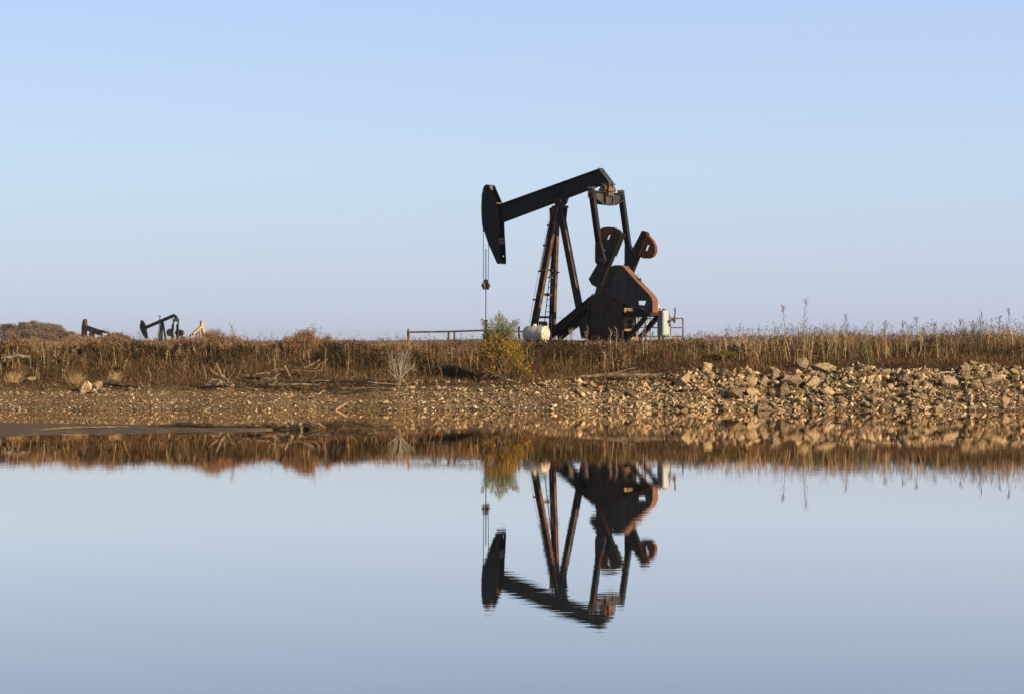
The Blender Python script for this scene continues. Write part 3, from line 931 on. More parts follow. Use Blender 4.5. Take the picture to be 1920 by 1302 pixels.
# ---------------------------------------------------------------- distant pumpjacks
def far_pump(label, O_px, Y, th, mat, group=None):
    f_ = Frame(O_px, Y, th, GZ)
    root = empty('pumpjack', f_.O, -th)
    tag(root, label, 'pumpjack')
    return f_, root


f2, r2 = far_pump('small distant black pumpjack with round counterweights beyond the weeds at left', 303, 310, R(38), None)
k2 = 310 / F
def prism_px(f_, pts, v0, t, name, mat, parent):
    m = MB(); m.prism(f_.poly(pts, v0), (0, t, 0)); return m.build(name, mat, parent)
prism_px(f2, [(271, 612), (325, 589), (331, 596.5), (329, 599), (325.5, 594.5), (271, 617.6)], .16, .32, 'walking_beam', M['farblack'], r2)
h2 = prism_px(f2, [(263.8, 600.8), (266.5, 601.5), (271.2, 610), (272.5, 620), (275.2, 634), (273.8, 636.6), (268, 629), (263.6, 620), (261.8, 611)], .16, .32, 'horse_head', M['farblack'], r2)
m = MB()
for s_ in (1, -1):
    a = f2.on(303, 602, .15 * s_); b_ = f2.on(300 - 3.5 * s_, 668, .75 * s_)
    ml = MB(); ml.hbeam(a, b_, XA, .24, .24, .05); ml.build('leg', M['farblack'], r2)
a = f2.on(305, 604, 0); b_ = f2.on(316, 668, 0); ml = MB(); ml.hbeam(a, b_, XA, .24, .24, .05); ml.build('leg', M['farblack'], r2)
for s_, px, cxp, rx in ((1, 325.3, 318.3, 6.6), (-1, 334.2, 336, 8.2)):
    ml = MB(); ml.bar(f2.on(px, 597.5, .6 * s_), f2.on(px - .4, 655, .6 * s_), XA, .17, .17); ml.build('pitman_arm', M['farblack'], r2)
    ml = MB(); ml.bar(f2.on(px - 1.5, 608, .85 * s_), f2.on(px - 3, 650, .85 * s_), XA, .34, .16); ck = ml.build('crank', M['farblack'], r2)
    ml = MB(); ml.prism([f2.on(cxp + rx * math.cos(a_), 623.6 + (7.4 if math.sin(a_) > 0 else 7.0) * math.sin(a_) * (1 if s_ > 0 or math.sin(a_) > 0 else .75), .9 * s_) for a_ in np.linspace(0, 2 * math.pi, 26, endpoint=False)], (0, .25, 0)); ml.build('counterweight', M['farweight'], ck)
m = MB(); a = f2.on(325, 601, .6); b_ = f2.on(334.5, 601, -.6)
m.bar(a, b_, ZA, .42, .3); m.bar(f2.on(330, 592, 0), f2.on(330, 600, 0), XA, .3, .3); m.build('equalizer', M['farblack'], r2)
m = MB(); c_ = f2.on(342, 640, .9)
m.prism([c_ + Vector((math.cos(a_) * .95, 0, math.sin(a_) * .75)) for a_ in np.linspace(0, 2 * math.pi, 24, endpoint=False)], (0, .35, 0)); m.build('belt_guard', M['fartan'], r2)
m = MB(); m.box(f2.on(332, 662, 0), (1.6, 1.0, 2.2)); m.build('gearbox', M['farblack'], r2)
lm = MB()
for v_ in (.2, -.25):
    lm.tube([f2.on(294.5, 660, v_), f2.on(300 - (.3 if v_ > 0 else -.3), 592.5, v_)], .05, 5)
for q in range(14):
    lm.tube([f2.on(294.5 + .4 * q, 655 - 4.8 * q, .2), f2.on(294.5 + .4 * q, 655 - 4.8 * q, -.25) ], .035, 4)
lm.tube([f2.on(296, 592.5, .2), f2.on(302, 593.5, -.25)], .06, 5)
lm.build('ladder', M['farblack'], r2)
m = MB(); m.tube([f2.on(262, 612, 0), f2.on(262.4, 655, 0)], .03, 5); m.build('bridle_cable', M['cable'], r2)

f3, r3 = far_pump('distant red brown pumpjack with its head raised, leftmost, before the wooded rise', 171, 320, R(30), None)
prism_px(f3, [(152, 634), (152.8, 612), (155.6, 599.2), (158.6, 598.6), (159.3, 611), (158, 634)], .3, .6, 'horse_head', M['redpaint'], r3)
prism_px(f3, [(158.5, 609.6), (188, 620), (188.8, 630), (186, 629.5), (158, 618)], .25, .5, 'walking_beam', M['redpaint'], r3)
prism_px(f3, [(186, 618.6), (198.6, 623.4), (198, 625.4), (187, 622.6)], .4, .8, 'tail_plate', M['farblack'], r3)
for s_ in (1, -1):
    a = f3.on(171, 618, .15 * s_); b_ = f3.on(170 - 4 * s_, 668, .7 * s_)
    ml = MB(); ml.hbeam(a, b_, XA, .4, .4, .06); ml.build('leg', M['redpaint'], r3)
    a = f3.on(197.5, 624, 0); b_ = f3.on(198, 662, 0)
    ml = MB(); ml.bar((a.x, -.9 * s_, a.z), (b_.x, -.9 * s_, b_.z), XA, .2, .2); ml.build('pitman_arm', M['farblack'], r3)
ml = MB(); ml.hbeam(f3.on(173, 620, 0), f3.on(180, 668, 0), XA, .4, .4, .06); ml.build('leg', M['redpaint'], r3)
m = MB(); m.box(f3.on(196, 650, 0), (2.2, 1.2, 3)); m.build('gearbox', M['redpaint'], r3)

f4, r4 = far_pump('distant pale yellow pumpjack with its head on the right, rightmost of the far pumps', 371, 330, R(-48), None)
prism_px(f4, [(377.2, 601.6), (381, 601.2), (382.4, 611), (384, 621), (386.4, 632), (385, 633), (381.6, 626), (379.4, 617), (377.8, 611)], .2, .4, 'horse_head', M['yellowpaint'], r4)
prism_px(f4, [(379, 609.6), (380, 614), (364, 629), (362.4, 625.4)], .25, .5, 'walking_beam', M['yellowpaint'], r4)
for s_ in (1, -1):
    a = f4.on(371.5, 620, .15 * s_); b_ = f4.on(371 + 3 * s_, 668, .7 * s_)
    ml = MB(); ml.hbeam(a, b_, XA, .36, .36, .05); ml.build('leg', M['fartan'], r4)
    a = f4.on(363.5, 627, 0); b_ = f4.on(361, 662, 0)
    ml = MB(); ml.bar((a.x, -.9 * s_, a.z), (b_.x, -.9 * s_, b_.z), XA, .2, .2); ml.build('pitman_arm', M['yellowpaint'], r4)
m = MB(); m.box(f4.on(361, 652, 0), (2, 1.1, 3)); m.build('gearbox', M['yellowpaint'], r4)
ml = MB(); ml.hbeam(f4.on(371, 622, 0), f4.on(365, 668, 0), XA, .36, .36, .05); ml.build('leg', M['fartan'], r4)


# ---------------------------------------------------------------- vegetation tools
class Veg:
    def __init__(s): s.v = []; s.f = []; s.c = []; s.n = 0

    def ribbons(s, base, direc, length, width, colr, K=3, bend=None):
        n = len(base)
        if n == 0: return None
        yaw = rng.uniform(-1.1, 1.1, n)
        side = np.stack([np.cos(yaw), np.sin(yaw), np.zeros(n)], 1)
        t = np.linspace(0, 1, K + 1)
        P = base[:, None, :] + direc[:, None, :] * (length[:, None] * t)[:, :, None]
        if bend is not None: P = P + bend[:, None, :] * (t ** 2)[None, :, None]
        wv = width[:, None] * (1 - .75 * t)[None, :]
        A = P - side[:, None, :] * wv[:, :, None] / 2; B = P + side[:, None, :] * wv[:, :, None] / 2
        V = np.stack([A, B], 2).reshape(n, -1, 3)
        m_ = 2 * (K + 1)
        idx = (np.arange(n) * m_)[:, None, None] + (np.arange(K) * 2)[None, :, None] + np.array([0, 1, 3, 2])[None, None, :] + s.n
        s.v.append(V.reshape(-1, 3)); s.f.append(idx.reshape(-1, 4)); s.c.append(np.repeat(colr, m_, 0)); s.n += n * m_
        return P

    def quads(s, pos, sx, sy, colr, up=0.0):
        n = len(pos)
        if n == 0: return
        a = rng.normal(size=(n, 3)); a[:, 2] += up; a /= np.linalg.norm(a, axis=1)[:, None]
        b_ = rng.normal(size=(n, 3)); b_ -= a * (a * b_).sum(1)[:, None]; b_ /= np.linalg.norm(b_, axis=1)[:, None]
        a = a * sx[:, None] / 2; b_ = b_ * sy[:, None] / 2
        V = np.stack([pos - a, pos - b_ * 1 + a * .1, pos + a, pos + b_ + a * .1], 1)
        idx = (np.arange(n) * 4)[:, None] + np.arange(4)[None] + s.n
        s.v.append(V.reshape(-1, 3)); s.f.append(idx); s.c.append(np.repeat(colr, 4, 0)); s.n += n * 4

    def build(s, name, mat, parent=None, origin=None):
        v = np.concatenate(s.v)
        if origin is not None: v = v - np.array(origin)
        return np_mesh(name, v, np.concatenate(s.f), mat, np.concatenate(s.c), parent=parent)


def pal(cols, wts, n, jit=.22):
    cols = np.array(cols); w_ = np.array(wts, float); w_ /= w_.sum()
    i = rng.choice(len(cols), n, p=w_)
    return np.clip(cols[i] * rng.uniform(1 - jit, 1 + jit, (n, 1)), 0, .9)


TAN = (.44, .30, .17); STRAW = (.54, .41, .25); RUSTG = (.26, .125, .06); BROWN = (.15, .082, .042); OLIVE = (.13, .12, .04); DOL = (.055, .06, .02); PINK = (.36, .22, .15); GREY = (.30, .24, .19)

SKY_PX = np.array([-200, 0, 60, 130, 180, 230, 262, 300, 350, 400, 440, 480, 520, 560, 590, 620, 680, 720, 760, 850, 900, 1000, 1100, 1250, 1290, 1330, 1400, 1500, 1600, 1700, 1800, 1920, 2100])
SKY_Y = np.array([640, 640, 638, 635, 635, 636, 646, 641, 637, 627, 638, 645, 644, 630, 625, 640, 645, 641, 641, 644, 646, 644, 639, 638, 638, 632, 626, 623, 622, 622, 619, 610, 610])


def sky_z(x, y):
    px = CX + x / y * F
    return CAM_H + (YH - np.interp(px, SKY_PX, SKY_Y)) / F * y


def scatter(n, x0, x1, y0, y1):
    return rng.uniform(x0, x1, n), rng.uniform(y0, y1, n)


def clump(x, y, s=0):
    """patchiness 0..1"""
    return .5 + .5 * np.clip(wob(x * .9 + 3, y * 1.1 - 5, s) * 1.6, -1, 1)


def patchy(c, x, y):
    """stands of different plants: some pale, some dark and rusty, some olive"""
    a = clump(x * .55, y * .8, 61)[:, None]; b_ = clump(x * 1.3 + 9, y * 1.5, 63)[:, None]
    c = c * (.55 + .75 * a)
    return np.clip(c * (1 - .45 * (b_ > .62)) + np.array(OLIVE) * .35 * (b_ > .62), 0, .9)


def pump_clear(x, y):
    q = np.stack([x - fr.O.x, y - fr.O.y], 1)
    u = q @ np.array([fr.U.x, fr.U.y]); v = q @ np.array([fr.V.x, fr.V.y])
    return ~((u > -1.2) & (u < 5.9) & (np.abs(v) < .9))


# short grass over the bank
V1 = Veg()
x, y = scatter(105000, -27, 27, 79.5, 93)
foot = np.where(x > 4, 81.2, 80.0) + .7 * wob(x * .5, x * .2, 2)
dens = np.where(y < foot + .5, .35, .95) * (.35 + .65 * clump(x, y, 1))
k = (y > foot) & (rng.uniform(size=len(x)) < dens) & pump_clear(x, y)
x, y = x[k], y[k]; n = len(x)
ln = rng.uniform(.10, .38, n) * (.6 + .6 * clump(x, y, 3)) * np.where(y < 83.4, .85, 1)
ang = rng.normal(size=(n, 2)) * .38
dr = np.stack([ang[:, 0], ang[:, 1], np.ones(n)], 1); dr /= np.linalg.norm(dr, axis=1)[:, None]
c = pal([RUSTG, BROWN, TAN, OLIVE, PINK], [3.2, 3, 1.6, 1.4, .6], n)
gmix = clump(x, y, 9)[:, None]
c = c * np.where(y < 84, .85, 1)[:, None]
c = c * (1 - .35 * gmix * (y > 84)[:, None]) + np.array(OLIVE) * .35 * gmix * (y > 84)[:, None]
V1.ribbons(np.stack([x, y, zg(x, y) - .02], 1), dr, ln, rng.uniform(.012, .026, n), c, 2, np.stack([rng.normal(size=n) * .08, rng.normal(size=n) * .08, -.03 * np.ones(n)], 1))
o = V1.build('grass', M['dry']); tag(o, kind='stuff')

# tall dry weeds along the crest: stems, side shoots, seed heads
def weeds(V, x, y, h, stem_w, cols, wts, shoots, seeds, lean=.1, seedsize=.03):
    n = len(x)
    base = np.stack([x, y, zg(x, y) - .03], 1)
    dr = np.stack([rng.normal(size=n) * lean - .02, rng.normal(size=n) * lean, np.ones(n)], 1); dr /= np.linalg.norm(dr, axis=1)[:, None]
    bend = np.stack([rng.normal(size=n) * .10, rng.normal(size=n) * .1, -.02 * np.ones(n)], 1) * h[:, None]
    c = patchy(pal(cols, wts, n, .35), x, y)
    V.ribbons(base, dr, h, stem_w, c, 3, bend)
    for q in range(shoots):
        t = rng.uniform(.35, .97, n)
        b_ = base + dr * (h * t)[:, None] + bend * (t ** 2)[:, None]
        a = rng.uniform(0, 2 * np.pi, n); e_ = rng.uniform(.5, 1.4, n)
        d2 = np.stack([np.cos(a), np.sin(a), e_], 1); d2 /= np.linalg.norm(d2, axis=1)[:, None]
        l2 = h * rng.uniform(.08, .26, n)
        V.ribbons(b_, d2, l2, stem_w * .6, c * .95, 1)
        tip = b_ + d2 * l2[:, None]
        for z in range(seeds):
            jit = rng.normal(size=(n, 3)) * .03 * np.array([1, 1, 1.2])
            V.quads(tip + jit - d2 * (l2 * rng.uniform(0, .6, n))[:, None], rng.uniform(.5, 1.6, n) * seedsize, rng.uniform(.4, 1.0, n) * seedsize, np.clip(c * rng.uniform(.55, 1.15, (n, 1)), 0, .9))
    top = base + dr * h[:, None] + bend
    return top


def place(n, x0, x1, y0, y1, dmin=.15, s=0):
    x, y = scatter(n, x0, x1, y0, y1)
    k = (rng.uniform(size=n) < dmin + (1 - dmin) * clump(x, y, s)) & pump_clear(x, y)
    return x[k], y[k]


V2 = Veg()
# crest mass
x, y = place(7600, -27, 27, 85.7, 90.5, .12, 5)
h = np.clip(sky_z(x, y) - zg(x, y), .25, 2.2) * (rng.beta(3.2, 2.6, len(x)) * .95 + .12) * (.62 + .68 * clump(x * 1.6, y, 41))
weeds(V2, x, y, h, rng.uniform(.014, .03, len(x)), [TAN, RUSTG, STRAW, BROWN, PINK, GREY], [2.2, 2.0, 1.4, 1.4, 2.4, .9], 6, 3, .12, .055)
# slope in front
x, y = place(4300, -27, 27, 82.6, 86.2, .05, 7)
kk = (x > 3) | (y > 83.6) | (rng.uniform(size=len(x)) < .6)
x, y = x[kk], y[kk]
lim = np.where(x > 3, .95, .85)
h = np.minimum(lim, np.clip(sky_z(x, y) - zg(x, y), .3, 2.)) * rng.uniform(.35, 1.0, len(x))
weeds(V2, x, y, h, rng.uniform(.014, .028, len(x)), [TAN, RUSTG, STRAW, BROWN, OLIVE], [2, 2.6, 1.2, 2.2, 1.2], 4, 2, .13, .045)
# field behind the crest
x, y = place(2500, -30, 32, 91.5, 125, .4, 2)
h = rng.uniform(.04, .14, len(x)) + np.where(x > 9, .3, 0) * rng.uniform(0, 1, len(x))
weeds(V2, x, y, h, rng.uniform(.012, .024, len(x)), [TAN, RUSTG, BROWN, PINK], [2, 2, 2, 1.4], 4, 2, .1, .05)
o = V2.build('dry_weeds', M['dry']); tag(o, kind='stuff')

# pale straight stalks standing out on the right bank and here and there on the left
V3 = Veg()
x, y = place(760, 7.5, 26, 83.3, 87, .2, 11)
h = np.clip(sky_z(x, y) - zg(x, y), .4, 2.2) * rng.uniform(.75, 1.15, len(x))
weeds(V3, x, y, h, rng.uniform(.022, .036, len(x)), [STRAW, TAN, (.6, .47, .30)], [2, 2, 1], 5, 1, .10, .045)
x, y = place(330, -27, 7.5, 83.5, 87.5, .15, 13)
h = np.clip(sky_z(x, y) - zg(x, y), .4, 2.2) * rng.uniform(.6, 1.05, len(x))
weeds(V3, x, y, h, rng.uniform(.02, .034, len(x)), [STRAW, TAN, GREY], [1.5, 2, 1], 5, 1, .12, .045)
o = V3.build('pale_stalks', M['dry']); tag(o, kind='stuff')

# thin fringe of taller stems with dark seed heads against the sky
V5 = Veg()
xa, ya = scatter(1500, 6.5, 27, 85.5, 90); xb, yb = scatter(1700, -27, 6.5, 85.6, 89.5)
x = np.concatenate([xa, xb]); y = np.concatenate([ya, yb])
k = pump_clear(x, y) & (rng.uniform(size=len(x)) < .25 + .75 * clump(x * 1.4, y, 51)) & ((x < .5) | (x > 6.5) | (rng.uniform(size=len(x)) < .55))
x, y = x[k], y[k]
h = np.clip(sky_z(x, y) - zg(x, y), .3, 2.4) * rng.uniform(.8, 1.3, len(x)) + .08 + .25 * rng.uniform(0, 1, len(x)) ** 3
top = weeds(V5, x, y, h, rng.uniform(.008, .014, len(x)), [BROWN, TAN, PINK, GREY], [2, 2, 1.4, 1], 5, 2, .09, .04)
dk = rng.uniform(size=len(x)) < .5
for q in range(4):
    V5.quads(top[dk] + rng.normal(size=(dk.sum(), 3)) * np.array([.025, .025, .05]), rng.uniform(.03, .06, dk.sum()), rng.uniform(.03, .05, dk.sum()), pal([(.12, .075, .05), (.18, .12, .08)], [1, 1], dk.sum()))
o = V5.build('weed_fringe', M['dry']); tag(o, kind='stuff')

# low leafy undergrowth, green and olive, on the bank face; tones darkened to paint the overhang's shade
V4 = Veg()
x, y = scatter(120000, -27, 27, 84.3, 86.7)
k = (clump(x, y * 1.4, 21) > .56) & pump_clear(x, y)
x, y = x[k], y[k]; n = len(x)
hh_ = rng.uniform(0, 1, n) ** .8 * (.18 + .42 * clump(x * 1.7, y * 1.7, 23))
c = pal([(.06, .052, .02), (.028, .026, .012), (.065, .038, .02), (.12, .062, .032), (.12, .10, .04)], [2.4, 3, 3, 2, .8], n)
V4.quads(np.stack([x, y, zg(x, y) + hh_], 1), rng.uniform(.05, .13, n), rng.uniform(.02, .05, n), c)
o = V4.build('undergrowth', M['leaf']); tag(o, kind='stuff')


# brushy weed bushes on the left, each its own thing
def brush(px, Y, wpx, ytop, cols, wts, label, n=900, name='dry_bush', mat='dry'):
    p = at(px, ytop, Y); g = float(zg(p.x, Y)); H_ = p.z - g; rad = wpx / F * Y / 2
    root = empty(name, (p.x, Y, g))
    st = Veg(); fo = Veg()
    ns = max(10, int(n / 22))
    a = rng.uniform(0, 2 * np.pi, ns); rr = np.sqrt(rng.uniform(0, 1, ns)) * rad
    tip = np.stack([np.cos(a) * rr, np.sin(a) * rr * .8, H_ * (1.04 - .55 * (rr / rad) ** 2) * rng.uniform(.7, 1.05, ns)], 1)
    b0 = tip * np.array([.25, .25, 0]) + np.array([0, 0, -.03])
    d_ = tip - b0; l_ = np.linalg.norm(d_, axis=1); d_ /= l_[:, None]
    st.ribbons(b0, d_, l_, rng.uniform(.014, .028, ns), pal([BROWN, RUSTG, TAN], [1, 1, 1], ns), 3)
    nb = n
    i = rng.integers(0, ns, nb); t = rng.uniform(.3, 1, nb)
    bb = b0[i] + d_[i] * (l_[i] * t)[:, None]
    a = rng.uniform(0, 2 * np.pi, nb); d2 = np.stack([np.cos(a), np.sin(a), rng.uniform(.2, 1.6, nb)], 1); d2 /= np.linalg.norm(d2, axis=1)[:, None]
    l2 = rng.uniform(.08, .34, nb) * (.6 + H_ * .35)
    st.ribbons(bb, d2, l2, rng.uniform(.007, .013, nb), pal(cols, wts, nb), 1)
    tp = bb + d2 * l2[:, None]
    for q in range(5):
        c = pal(cols, wts, nb, .35)
        fo.quads(tp - d2 * (l2 * rng.uniform(0, .8, nb))[:, None] + rng.normal(size=(nb, 3)) * .035, rng.uniform(.025, .065, nb), rng.uniform(.018, .04, nb), c)
    st.build('stems', M['dry'], root); fo.build('foliage', M[mat], root)
    tag(root, label, 'bush', 'dry bushes along the top of the bank')
    return root


WC = [(.44, .28, .20), RUSTG, TAN, BROWN, (.5, .36, .25)]; WW = [2.6, 1.8, 1.6, .9, 1.2]
for a in [
    (60, 87.5, 90, 636, 1300, 'feathery tan bush right of the pale log under the wooded rise'),
    (150, 87.8, 70, 628, 1200, 'pale twiggy bush just left of the red brown pumpjack'),
    (205, 87.5, 70, 634, 1200, 'russet bush under the tail of the red brown pumpjack'),
    (262, 86.3, 60, 648, 1000, 'low russet bush below the far black pumpjack head'),
    (312, 86.0, 60, 644, 1100, 'tangled tan bush below the far black pumpjack post'),
    (372, 86.2, 50, 632, 1000, 'upright tan bush below the far yellow pumpjack'),
    (418, 86.0, 50, 628, 1000, 'wispy pink brown bush between the far yellow pumpjack and the spindly bush'),
    (470, 86.5, 55, 642, 900, 'low feathery bush right of the spindly bush'),
    (545, 86.2, 45, 634, 900, 'small russet bush against the left side of the pale feathery bush'),
    (650, 86.8, 50, 643, 800, 'low wispy bush right of the small drooping bush'),
    (735, 87, 50, 642, 700, 'low pale bush just left of the pipe fence corner post'),
    (22, 86.5, 110, 646, 1500, 'rusty brown bush above the pale log at the left edge of the bank'),
    (110, 87, 95, 643, 1500, 'tall rusty bush below the left wooded rise'),
    (172, 86.5, 85, 636, 1500, 'pinkish brown bush in front of the red brown pumpjack'),
    (226, 86.5, 80, 640, 1300, 'domed rust brown bush between the red and the black far pumpjacks'),
    (288, 88, 50, 645, 900, 'sparse twiggy bush in front of the far black pumpjack legs'),
    (338, 86.5, 75, 637, 1400, 'dense brown bush right of the far black pumpjack'),
    (398, 86.5, 60, 618, 1500, 'pale pointed bush in front of the far yellow pumpjack'),
    (440, 87, 40, 628, 600, 'thin spindly bush right of the far yellow pumpjack'),
    (572, 86.5, 56, 618, 1500, 'pale feathery bush alone on the skyline left of the pipe fence'),
    (617, 87, 40, 631, 700, 'small drooping bush just right of the pale feathery bush'),
    (520, 87, 60, 646, 800, 'low brown bush left of the pale feathery bush'),
    (690, 87, 70, 645, 800, 'low rusty bush between the feathery bush and the pipe fence'),
]:
    brush(a[0], a[1], a[2], a[3], WC, WW, a[5], a[4])

# green and yellow willow shrub at the water side of the bank
WY = 82.3
wb = at(942, 722, WY)
wil = empty('willow_shrub', (wb.x, WY, float(zg(wb.x, WY))))
tag(wil, 'leafy willow shrub, green on top and yellow below, left of the white tank', 'shrub')
wo = np.array(wil.location)
stv = MB(); gfo = Veg(); yfo = Veg()
tips_g = [(903, 597), (912, 605), (921, 598), (930, 590), (936, 584), (943, 592), (950, 598), (957, 606), (965, 600), (972, 598), (928, 612), (940, 608), (952, 615), (917, 618), (962, 618), (908, 620), (935, 625), (948, 628), (925, 632)]
for i, (px, py) in enumerate(tips_g):
    yy = WY + random.uniform(-.45, .55)
    tip = np.array(at(px, py, yy)) - wo
    b0 = np.array([random.uniform(-.12, .12), random.uniform(-.12, .12), -.05])
    mid = b0 * .4 + tip * .55 + np.array([random.uniform(-.1, .1), 0, .1]) - np.array([tip[0] * .22, 0, 0])
    pts = [b0, b0 * .7 + mid * .3 + [0, 0, .05], mid, tip]
    stv.tube([Vector(p) for p in pts], [.022, .018, .012, .004], 5)
    nl = 430
    t = rng.beta(4, 1.6, nl)
    P = np.where((t < .5)[:, None], b0 + (mid - b0) * (t * 2)[:, None], mid + (tip - mid) * (t * 2 - 1)[:, None])
    sp = .035 + .17 * (1 - t) + .03 * np.sin(t * 3.1)
    P = P + rng.normal(size=(nl, 3)) * sp[:, None] * np.array([1, 1, .9])
    keep = P[:, 2] > 1.25
    P = P[keep]; nl = len(P)
    gfo.quads(P, rng.uniform(.06, .13, nl), rng.uniform(.014, .026, nl), pal([(.24, .25, .11), (.31, .31, .15), (.15, .17, .07), (.36, .33, .15), (.40, .31, .09)], [3, 2, 2, 1, .35], nl), .4)
for i in range(46):
    px = random.gauss(942, 17); py = random.uniform(632, 700)
    if py < 650: px = 940 + (px - 943) * .75
    if i > 38: px = random.uniform(965, 992); py = random.uniform(668, 700)
    yy = WY + random.uniform(-.75, .45)
    cpt = np.array(at(px, py, yy)) - wo
    stv.tube([Vector((random.uniform(-.25, .25), random.uniform(-.2, .2), -.05)), Vector(cpt * [.5, .5, .5]) + Vector((0, 0, .08)), Vector(cpt)], [.018, .012, .004], 5)
    nl = 130 if i <= 38 else 50
    P = cpt + rng.normal(size=(nl, 3)) * np.array([.15, .15, .14])
    P = P[P[:, 2] > .3]; nl = len(P)
    yfo.quads(P, rng.uniform(.06, .13, nl), rng.uniform(.035, .065, nl), pal([(.55, .35, .06), (.42, .26, .05), (.22, .15, .04), (.30, .15, .045), (.15, .14, .05), (.24, .24, .09)], [2.2, 2.2, 1.6, 1.3, 1.2, 1.6 if py < 660 else .3], nl), .2)
for q in range(26):
    a = random.uniform(-1.2, 1.2); l_ = random.uniform(.5, 1.1)
    stv.tube([Vector((random.uniform(-.3, .3), -.1, -.05)), Vector((math.sin(a) * l_ * .6, -.35, .28 * l_)), Vector((math.sin(a) * l_, -.55, random.uniform(.0, .35)))], [.02, .014, .006], 5)
stv.build('stems', M['twig'], wil)
o = gfo.build('upper_foliage', M['leaf'], wil); o['label'] = 'narrow green upper leaves'
o = yfo.build('lower_foliage', M['leaf'], wil); o['label'] = 'yellow and brown lower leaves'

# small yellow-green shrubs in the weeds right of the pump
for px, py, wpx, yt, lab in ((1352, 690, 62, 660, 'low yellow green shrub above the first big riprap boulders'), (1395, 705, 40, 676, 'small reddish shrub low beside the riprap, right of the yellow green one')):
    brush(px, 83.6, wpx, yt, [(.26, .22, .05), (.17, .16, .05), (.30, .16, .06)] if wpx > 50 else [RUSTG, (.26, .11, .05), BROWN], [2, 2, 1], lab, 700, 'low_shrub', 'leaf')

# tall single weed stalks that rise above the rest
talls = [(1468, 574, 'tall bare weed stalk with a round dark head, alone above the right bank'),
         (1511, 560, 'tallest wispy weed stalk with thin branches on the right bank'),
         (1585, 591, 'weed stalk with one dark knob above the right bank, right of the wispy tall one'),
         (1660, 602, 'weed stalk with a flat grey seed head right of the middle of the riprap'),
         (1693, 602, 'weed stalk with a dark broad seed head over the middle of the riprap'),
         (1719, 596, 'weed stalk bent at the tip with a black bud over the riprap'),
         (1800, 601, 'short weed stalk with a grey bud left of the two tall right end stalks'),
         (1840, 586, 'tall weed stalk with beaded head, left of the two near the right edge'),
         (1892, 580, 'tall weed stalk with two dark heads near the right edge of the view'),
         (1875, 594, 'branching weed stalk with black buds just left of the two headed stalk'),
         (1205, 622, 'pale thistle stalk with a split head in front of the pump pedestal', ),
         (1145, 618, 'pale thick weed stalk with a blunt head left in front of the pump pedestal'),
         (1156, 617, 'pale thick weed stalk with a blunt head right in front of the pump pedestal'),
         (1100, 622, 'pale forked weed stalk in front of the pump brace'),
         (1072, 617, 'twiggy pale weed stalk right of the white tank'),
         (435, 612, 'thin feathery weed stalk right of the far yellow pumpjack')]
for i, (px, yt, lab) in enumerate(talls):
    Y = random.uniform(85.2, 86.2)
    p = at(px, yt, Y); g = float(zg(p.x, Y)); H_ = p.z - g
    root = empty('weed_stalk', (p.x, Y, g)); tag(root, lab, 'weed', 'tall weed stalks above the bank')
    rs = random.Random(i)
    lx = rs.uniform(-.08, .08)
    m = MB(); m.tube([(lx * 3, 0, -.05), (lx * 2, 0, H_ * .4), (lx * .6, 0, H_ * .8), (0, 0, H_)], [.012, .011, .008, .005], 5)
    heads = MB()
    wispy = 'wispy' in lab or 'feathery' in lab or 'twiggy' in lab
    for q in range(22 if wispy else 9):
        t = rs.uniform(.45, .98); s_ = rs.choice((-1, 1)); l_ = rs.uniform(.10, .32 if wispy else .2)
        b_ = Vector((lx * .8 * (1 - t), 0, H_ * t)); e = b_ + Vector((s_ * l_ * .5, rs.uniform(-.1, .1), l_))
        m.tube([b_, e], [.007, .003], 4)
        if not wispy:
            heads.tube([e - Vector((0, 0, .03)), e, e + Vector((0, 0, .035))], [.006, .018, .005], 6)
    mt = M['white_twig'] if 'pale' in lab else M['twig']
    m.build('stem', mt, root)
    for q in range(3):
        heads.tube([(rs.uniform(-.04, .04), 0, H_ - .06 - q * .09), (0, 0, H_ - .02 - q * .09), (rs.uniform(-.03, .03), 0, H_ + .03 - q * .09)], [.010, .03 if not wispy else .012, .006], 6)
    heads.build('seed_head', M['twig'] if 'pale' not in lab else M['drift'], root)

# golden grass tuft at the left
for px, py, hpx, lab in ((142, 713, 32, 'bright golden grass tuft at the foot of the left bank'), (212, 700, 26, 'upright pale grass tuft left below the far black pumpjack'), (22, 715, 28, 'faded grass tuft at the far left of the bank foot')):
    Y = 81.6
    p = at(px, py, Y); g = float(zg(p.x, Y))
    V = Veg(); n = 260
    b_ = np.stack([rng.normal(size=n) * .12, rng.normal(size=n) * .12, np.zeros(n)], 1)
    d_ = np.stack([rng.normal(size=n) * .45 + .1, rng.normal(size=n) * .4, np.ones(n)], 1); d_ /= np.linalg.norm(d_, axis=1)[:, None]
    V.ribbons(b_, d_, rng.uniform(.4, 1, n) * hpx / F * Y, rng.uniform(.010, .018, n), pal([STRAW, TAN, (.6, .42, .2)], [1, 1, 1], n), 3, np.stack([rng.normal(size=n) * .12 + .05, rng.normal(size=n) * .1, -.08 * np.ones(n)], 1))
    o = V.build('grass_tuft', M['dry']); o.location = (p.x, Y, g); tag(o, lab, 'grass tuft', 'grass tufts at the bank foot')


